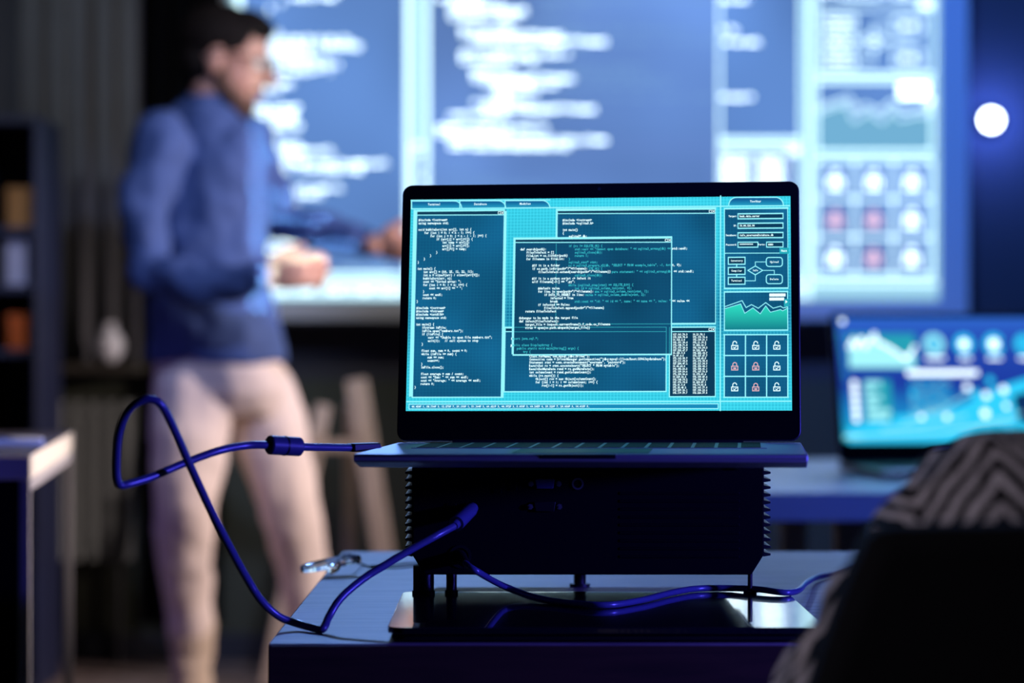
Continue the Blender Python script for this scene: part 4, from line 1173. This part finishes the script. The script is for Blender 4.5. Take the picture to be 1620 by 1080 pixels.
for (x0, x1, y0, y1) in ((421, 452, 225, 262), (421, 470, 300, 330), (421, 520, 342, 352), (421, 560, 378, 400), (405, 640, 455, 492)):
    acc = mth('MAXIMUM', acc, band(x0, x1, y0, y1))
st_ = mth('MULTIPLY', acc, 1900.0)
em.inputs['Color'].default_value = (0.55, 0.90, 0.95, 1); Lk(st_, em.inputs['Strength'])

# ================================================================== SEATED PERSON in the right foreground
FD = 1.45
sp_ = thing('person', (0.42, 1.40, 0), 'seated person seen from behind in a black and grey patterned sweater, right foreground', 'person')
def knit(name):
    m = bpy.data.materials.new(name); m.use_nodes = True; nt = m.node_tree; bs = nt.nodes['Principled BSDF']; L = nt.links.new
    tc = nt.nodes.new('ShaderNodeTexCoord'); sp = nt.nodes.new('ShaderNodeSeparateXYZ'); L(tc.outputs['Object'], sp.inputs[0])
    def mt(op, a, c=None):
        n = nt.nodes.new('ShaderNodeMath'); n.operation = op
        for i, v in enumerate((a, c)):
            if v is None: continue
            if isinstance(v, (int, float)): n.inputs[i].default_value = v
            else: L(v, n.inputs[i])
        return n.outputs[0]
    zig = mt('MULTIPLY', mt('PINGPONG', mt('ADD', sp.outputs['X'], 3.0), 0.042), 1.5)
    nz = nt.nodes.new('ShaderNodeTexNoise'); nz.inputs['Scale'].default_value = 60; L(tc.outputs['Object'], nz.inputs['Vector'])
    s = mt('ADD', mt('ADD', mt('ADD', sp.outputs['Z'], mt('MULTIPLY', sp.outputs['Y'], 0.5)), zig), mt('MULTIPLY', nz.outputs['Fac'], 0.016))
    f = mt('FRACT', mt('DIVIDE', s, 0.019)); f = mt('LESS_THAN', f, 0.48)
    mx = nt.nodes.new('ShaderNodeMix'); mx.data_type = 'RGBA'; mx.inputs[6].default_value = (0.006, 0.006, 0.008, 1); mx.inputs[7].default_value = (0.42, 0.38, 0.40, 1)
    L(f, mx.inputs[0]); L(mx.outputs[2], bs.inputs['Base Color']); bs.inputs['Roughness'].default_value = 0.95; bs.inputs['Specular IOR Level'].default_value = 0.1
    nb = nt.nodes.new('ShaderNodeTexNoise'); nb.inputs['Scale'].default_value = 260; L(tc.outputs['Object'], nb.inputs['Vector'])
    bp = nt.nodes.new('ShaderNodeBump'); bp.inputs['Strength'].default_value = 0.8; bp.inputs['Distance'].default_value = 0.004; L(nb.outputs['Fac'], bp.inputs['Height']); L(bp.outputs['Normal'], bs.inputs['Normal'])
    return m
M['knit'] = knit('patterned_knit')
def fp(px, py, D=FD): return at(px, py, D)
shL = fp(1580, 850, 1.42)                        # left shoulder joint
elb = Vector((0.135, 1.38, 0.672)); wrl = Vector((0.20, 1.63, 0.66))
shR = Vector((0.68, 1.38, shL.z)); nk = Vector((0.49, 1.40, 0.94))
b = MB()
head_c = Vector((0.50, 1.45, 1.085))
b.sphere(head_c + Vector((0, 0, 0.02)), (0.076, 0.098, 0.09), 22, 14); b.sphere(head_c + Vector((0, 0.03, -0.04)), (0.058, 0.062, 0.075), 18, 12)
b.sphere(head_c + Vector((0, 0.105, -0.02)), (0.013, 0.018, 0.02), 12, 8)
for s in (-1, 1): b.sphere(head_c + Vector((s*0.076, 0.0, -0.015)), (0.010, 0.018, 0.030), 10, 8)
b.limb([(head_c + Vector((0, -0.015, -0.06)), 0.055), (Vector((0.49, 1.41, 0.92)), 0.06)])
b.loft([((0.44, 1.42, 0.48), 0.15, 0.11, 0), ((0.45, 1.42, 0.7), 0.14, 0.10, 0), ((0.47, 1.41, 0.88), 0.14, 0.08, 0), ((0.49, 1.41, 0.93), 0.07, 0.06, 0)])
b.limb([(shL, 0.04), (elb, 0.036), (wrl, 0.027)])
elr = Vector((0.76, 1.45, 0.66)); wrr = Vector((0.66, 1.66, 0.66))
b.limb([(shR, 0.04), (elr, 0.036), (wrr, 0.027)])
for w_, s in ((wrl, 1), (wrr, -1)): hand(w_, Vector((0.25*s, 1, -0.05)), None, Vector((s, -0.1, 0.1)), curl=0.35)
for s, x in ((-1, 0.35), (1, 0.55)):
    b.limb([(Vector((x, 1.42, 0.52)), 0.085), (Vector((x, 1.82, 0.52)), 0.06), (Vector((x, 1.86, 0.10)), 0.042), (Vector((x, 1.84, 0.05)), 0.04), (Vector((x, 1.98, 0.04)), 0.032)])
fbody = keep(b.build('body', M['skin'], remesh=0.005, soft=3), sp_)
b = MB(); b.sphere(head_c + Vector((0, -0.015, 0.035)), (0.083, 0.10, 0.088), 24, 16); b.sphere(head_c + Vector((0, -0.05, -0.03)), (0.07, 0.055, 0.07), 20, 12)
keep(b.build('hair', M['hair'], remesh=0.005, soft=2, wrinkle=(0.02, 0.012)), sp_)
b = MB()
b.loft([((0.43, 1.42, 0.50), 0.185, 0.135, 0), ((0.44, 1.42, 0.62), 0.185, 0.135, 0), ((0.455, 1.42, 0.76), 0.19, 0.13, 0), ((0.47, 1.42, 0.85), 0.20, 0.115, 0), ((0.485, 1.41, 0.90), 0.15, 0.085, 0), ((0.49, 1.41, 0.945), 0.08, 0.07, 0)], 32)
b.limb([(Vector((0.47, 1.41, 0.880)), 0.055), (shL, 0.064), (shL*0.5 + elb*0.5 + Vector((0, 0, 0.006)), 0.056), (elb, 0.055), (elb*0.5+wrl*0.5, 0.047), (wrl*0.85+elb*0.15, 0.038)])
b.limb([(Vector((0.50, 1.41, 0.895)), 0.055), (shR, 0.066), (elr, 0.055), (wrr*0.85+elr*0.15, 0.038)])
keep(b.build('sweater', M['knit'], remesh=0.006, soft=3, wrinkle=(0.035, 0.016)), sp_)
b = MB()
b.loft([((0.43, 1.45, 0.44), 0.19, 0.15, 0), ((0.43, 1.43, 0.56), 0.178, 0.13, 0)], 28)
for x in (0.35, 0.55): b.limb([(Vector((x, 1.44, 0.52)), 0.095), (Vector((x, 1.82, 0.525)), 0.072), (Vector((x, 1.86, 0.14)), 0.056)])
keep(b.build('trousers', mat('black_trousers', (0.01, 0.01, 0.014), 0.9), remesh=0.008, soft=3), sp_)
for x in (0.35, 0.55):
    b = MB(); b.limb([(Vector((x, 1.83, 0.055)), 0.046), (Vector((x, 1.92, 0.05)), 0.046), (Vector((x, 2.0, 0.042)), 0.038)]); keep(b.build('shoe', M['black_plastic'], remesh=0.006, soft=2), sp_)

# black office chair under that person
oc = thing('office_chair', (0.45, 1.36, 0), 'black upholstered chair back in front of the patterned sweater, lower right corner', 'chair')
Cm = mat('black_upholstery', (0.004, 0.004, 0.005), 0.9, noise=0.2, nscale=60, spec=0.08)
b = MB()
cbp = [(1420, 836), (1392, 842), (1376, 858), (1345, 930), (1305, 1040), (1262, 1180), (1240, 1330), (1250, 1480), (1300, 1600)]
cb = [(at(x, y, 1.235).x, at(x, y, 1.235).z) for x, y in cbp] + [(0.62, 0.64), (0.67, 0.68), (0.69, 0.78), (0.665, 0.86), (0.64, 0.882), (0.45, 0.888)]
b.prism(cb, 'y', 1.235, 1.285); keep(b.build('backrest', Cm, bevel=0.012), oc)
b = MB(); b.prism(rrect(0.22, 1.27, 0.68, 1.74, 0.05), 'z', 0.37, 0.43); keep(b.build('seat', Cm, bevel=0.012), oc)
b = MB(); b.box((0.41, 1.250, 0.34), (0.45, 1.262, 0.70)); b.box((0.43, 1.25, 0.345), (0.47, 1.5, 0.368)); keep(b.build('back_bracket', M['black_plastic'], bevel=0.003), oc)
b = MB(); b.tube([(0.45, 1.5, 0.08), (0.45, 1.5, 0.37)], 0.025, 18); keep(b.build('gas_column', M['black_plastic'], smooth=True), oc)
for k in range(5):
    a = 2*PI*k/5 + 0.3; e = Vector((0.45 + 0.27*math.cos(a), 1.5 + 0.27*math.sin(a), 0.075))
    b = MB(); b.tube([(0.45, 1.5, 0.10), e], [0.022, 0.013], 12); lg = keep(b.build('leg', M['black_plastic'], smooth=True), oc)
    b = MB(); b.tube([e + Vector((-0.012, 0, -0.047)), e + Vector((0.012, 0, -0.047))], 0.028, 16); b.tube([e, e + Vector((0, 0, -0.04))], 0.006, 8)
    w = keep(b.build('castor', M['black_plastic'], smooth=True), oc); w.parent = lg
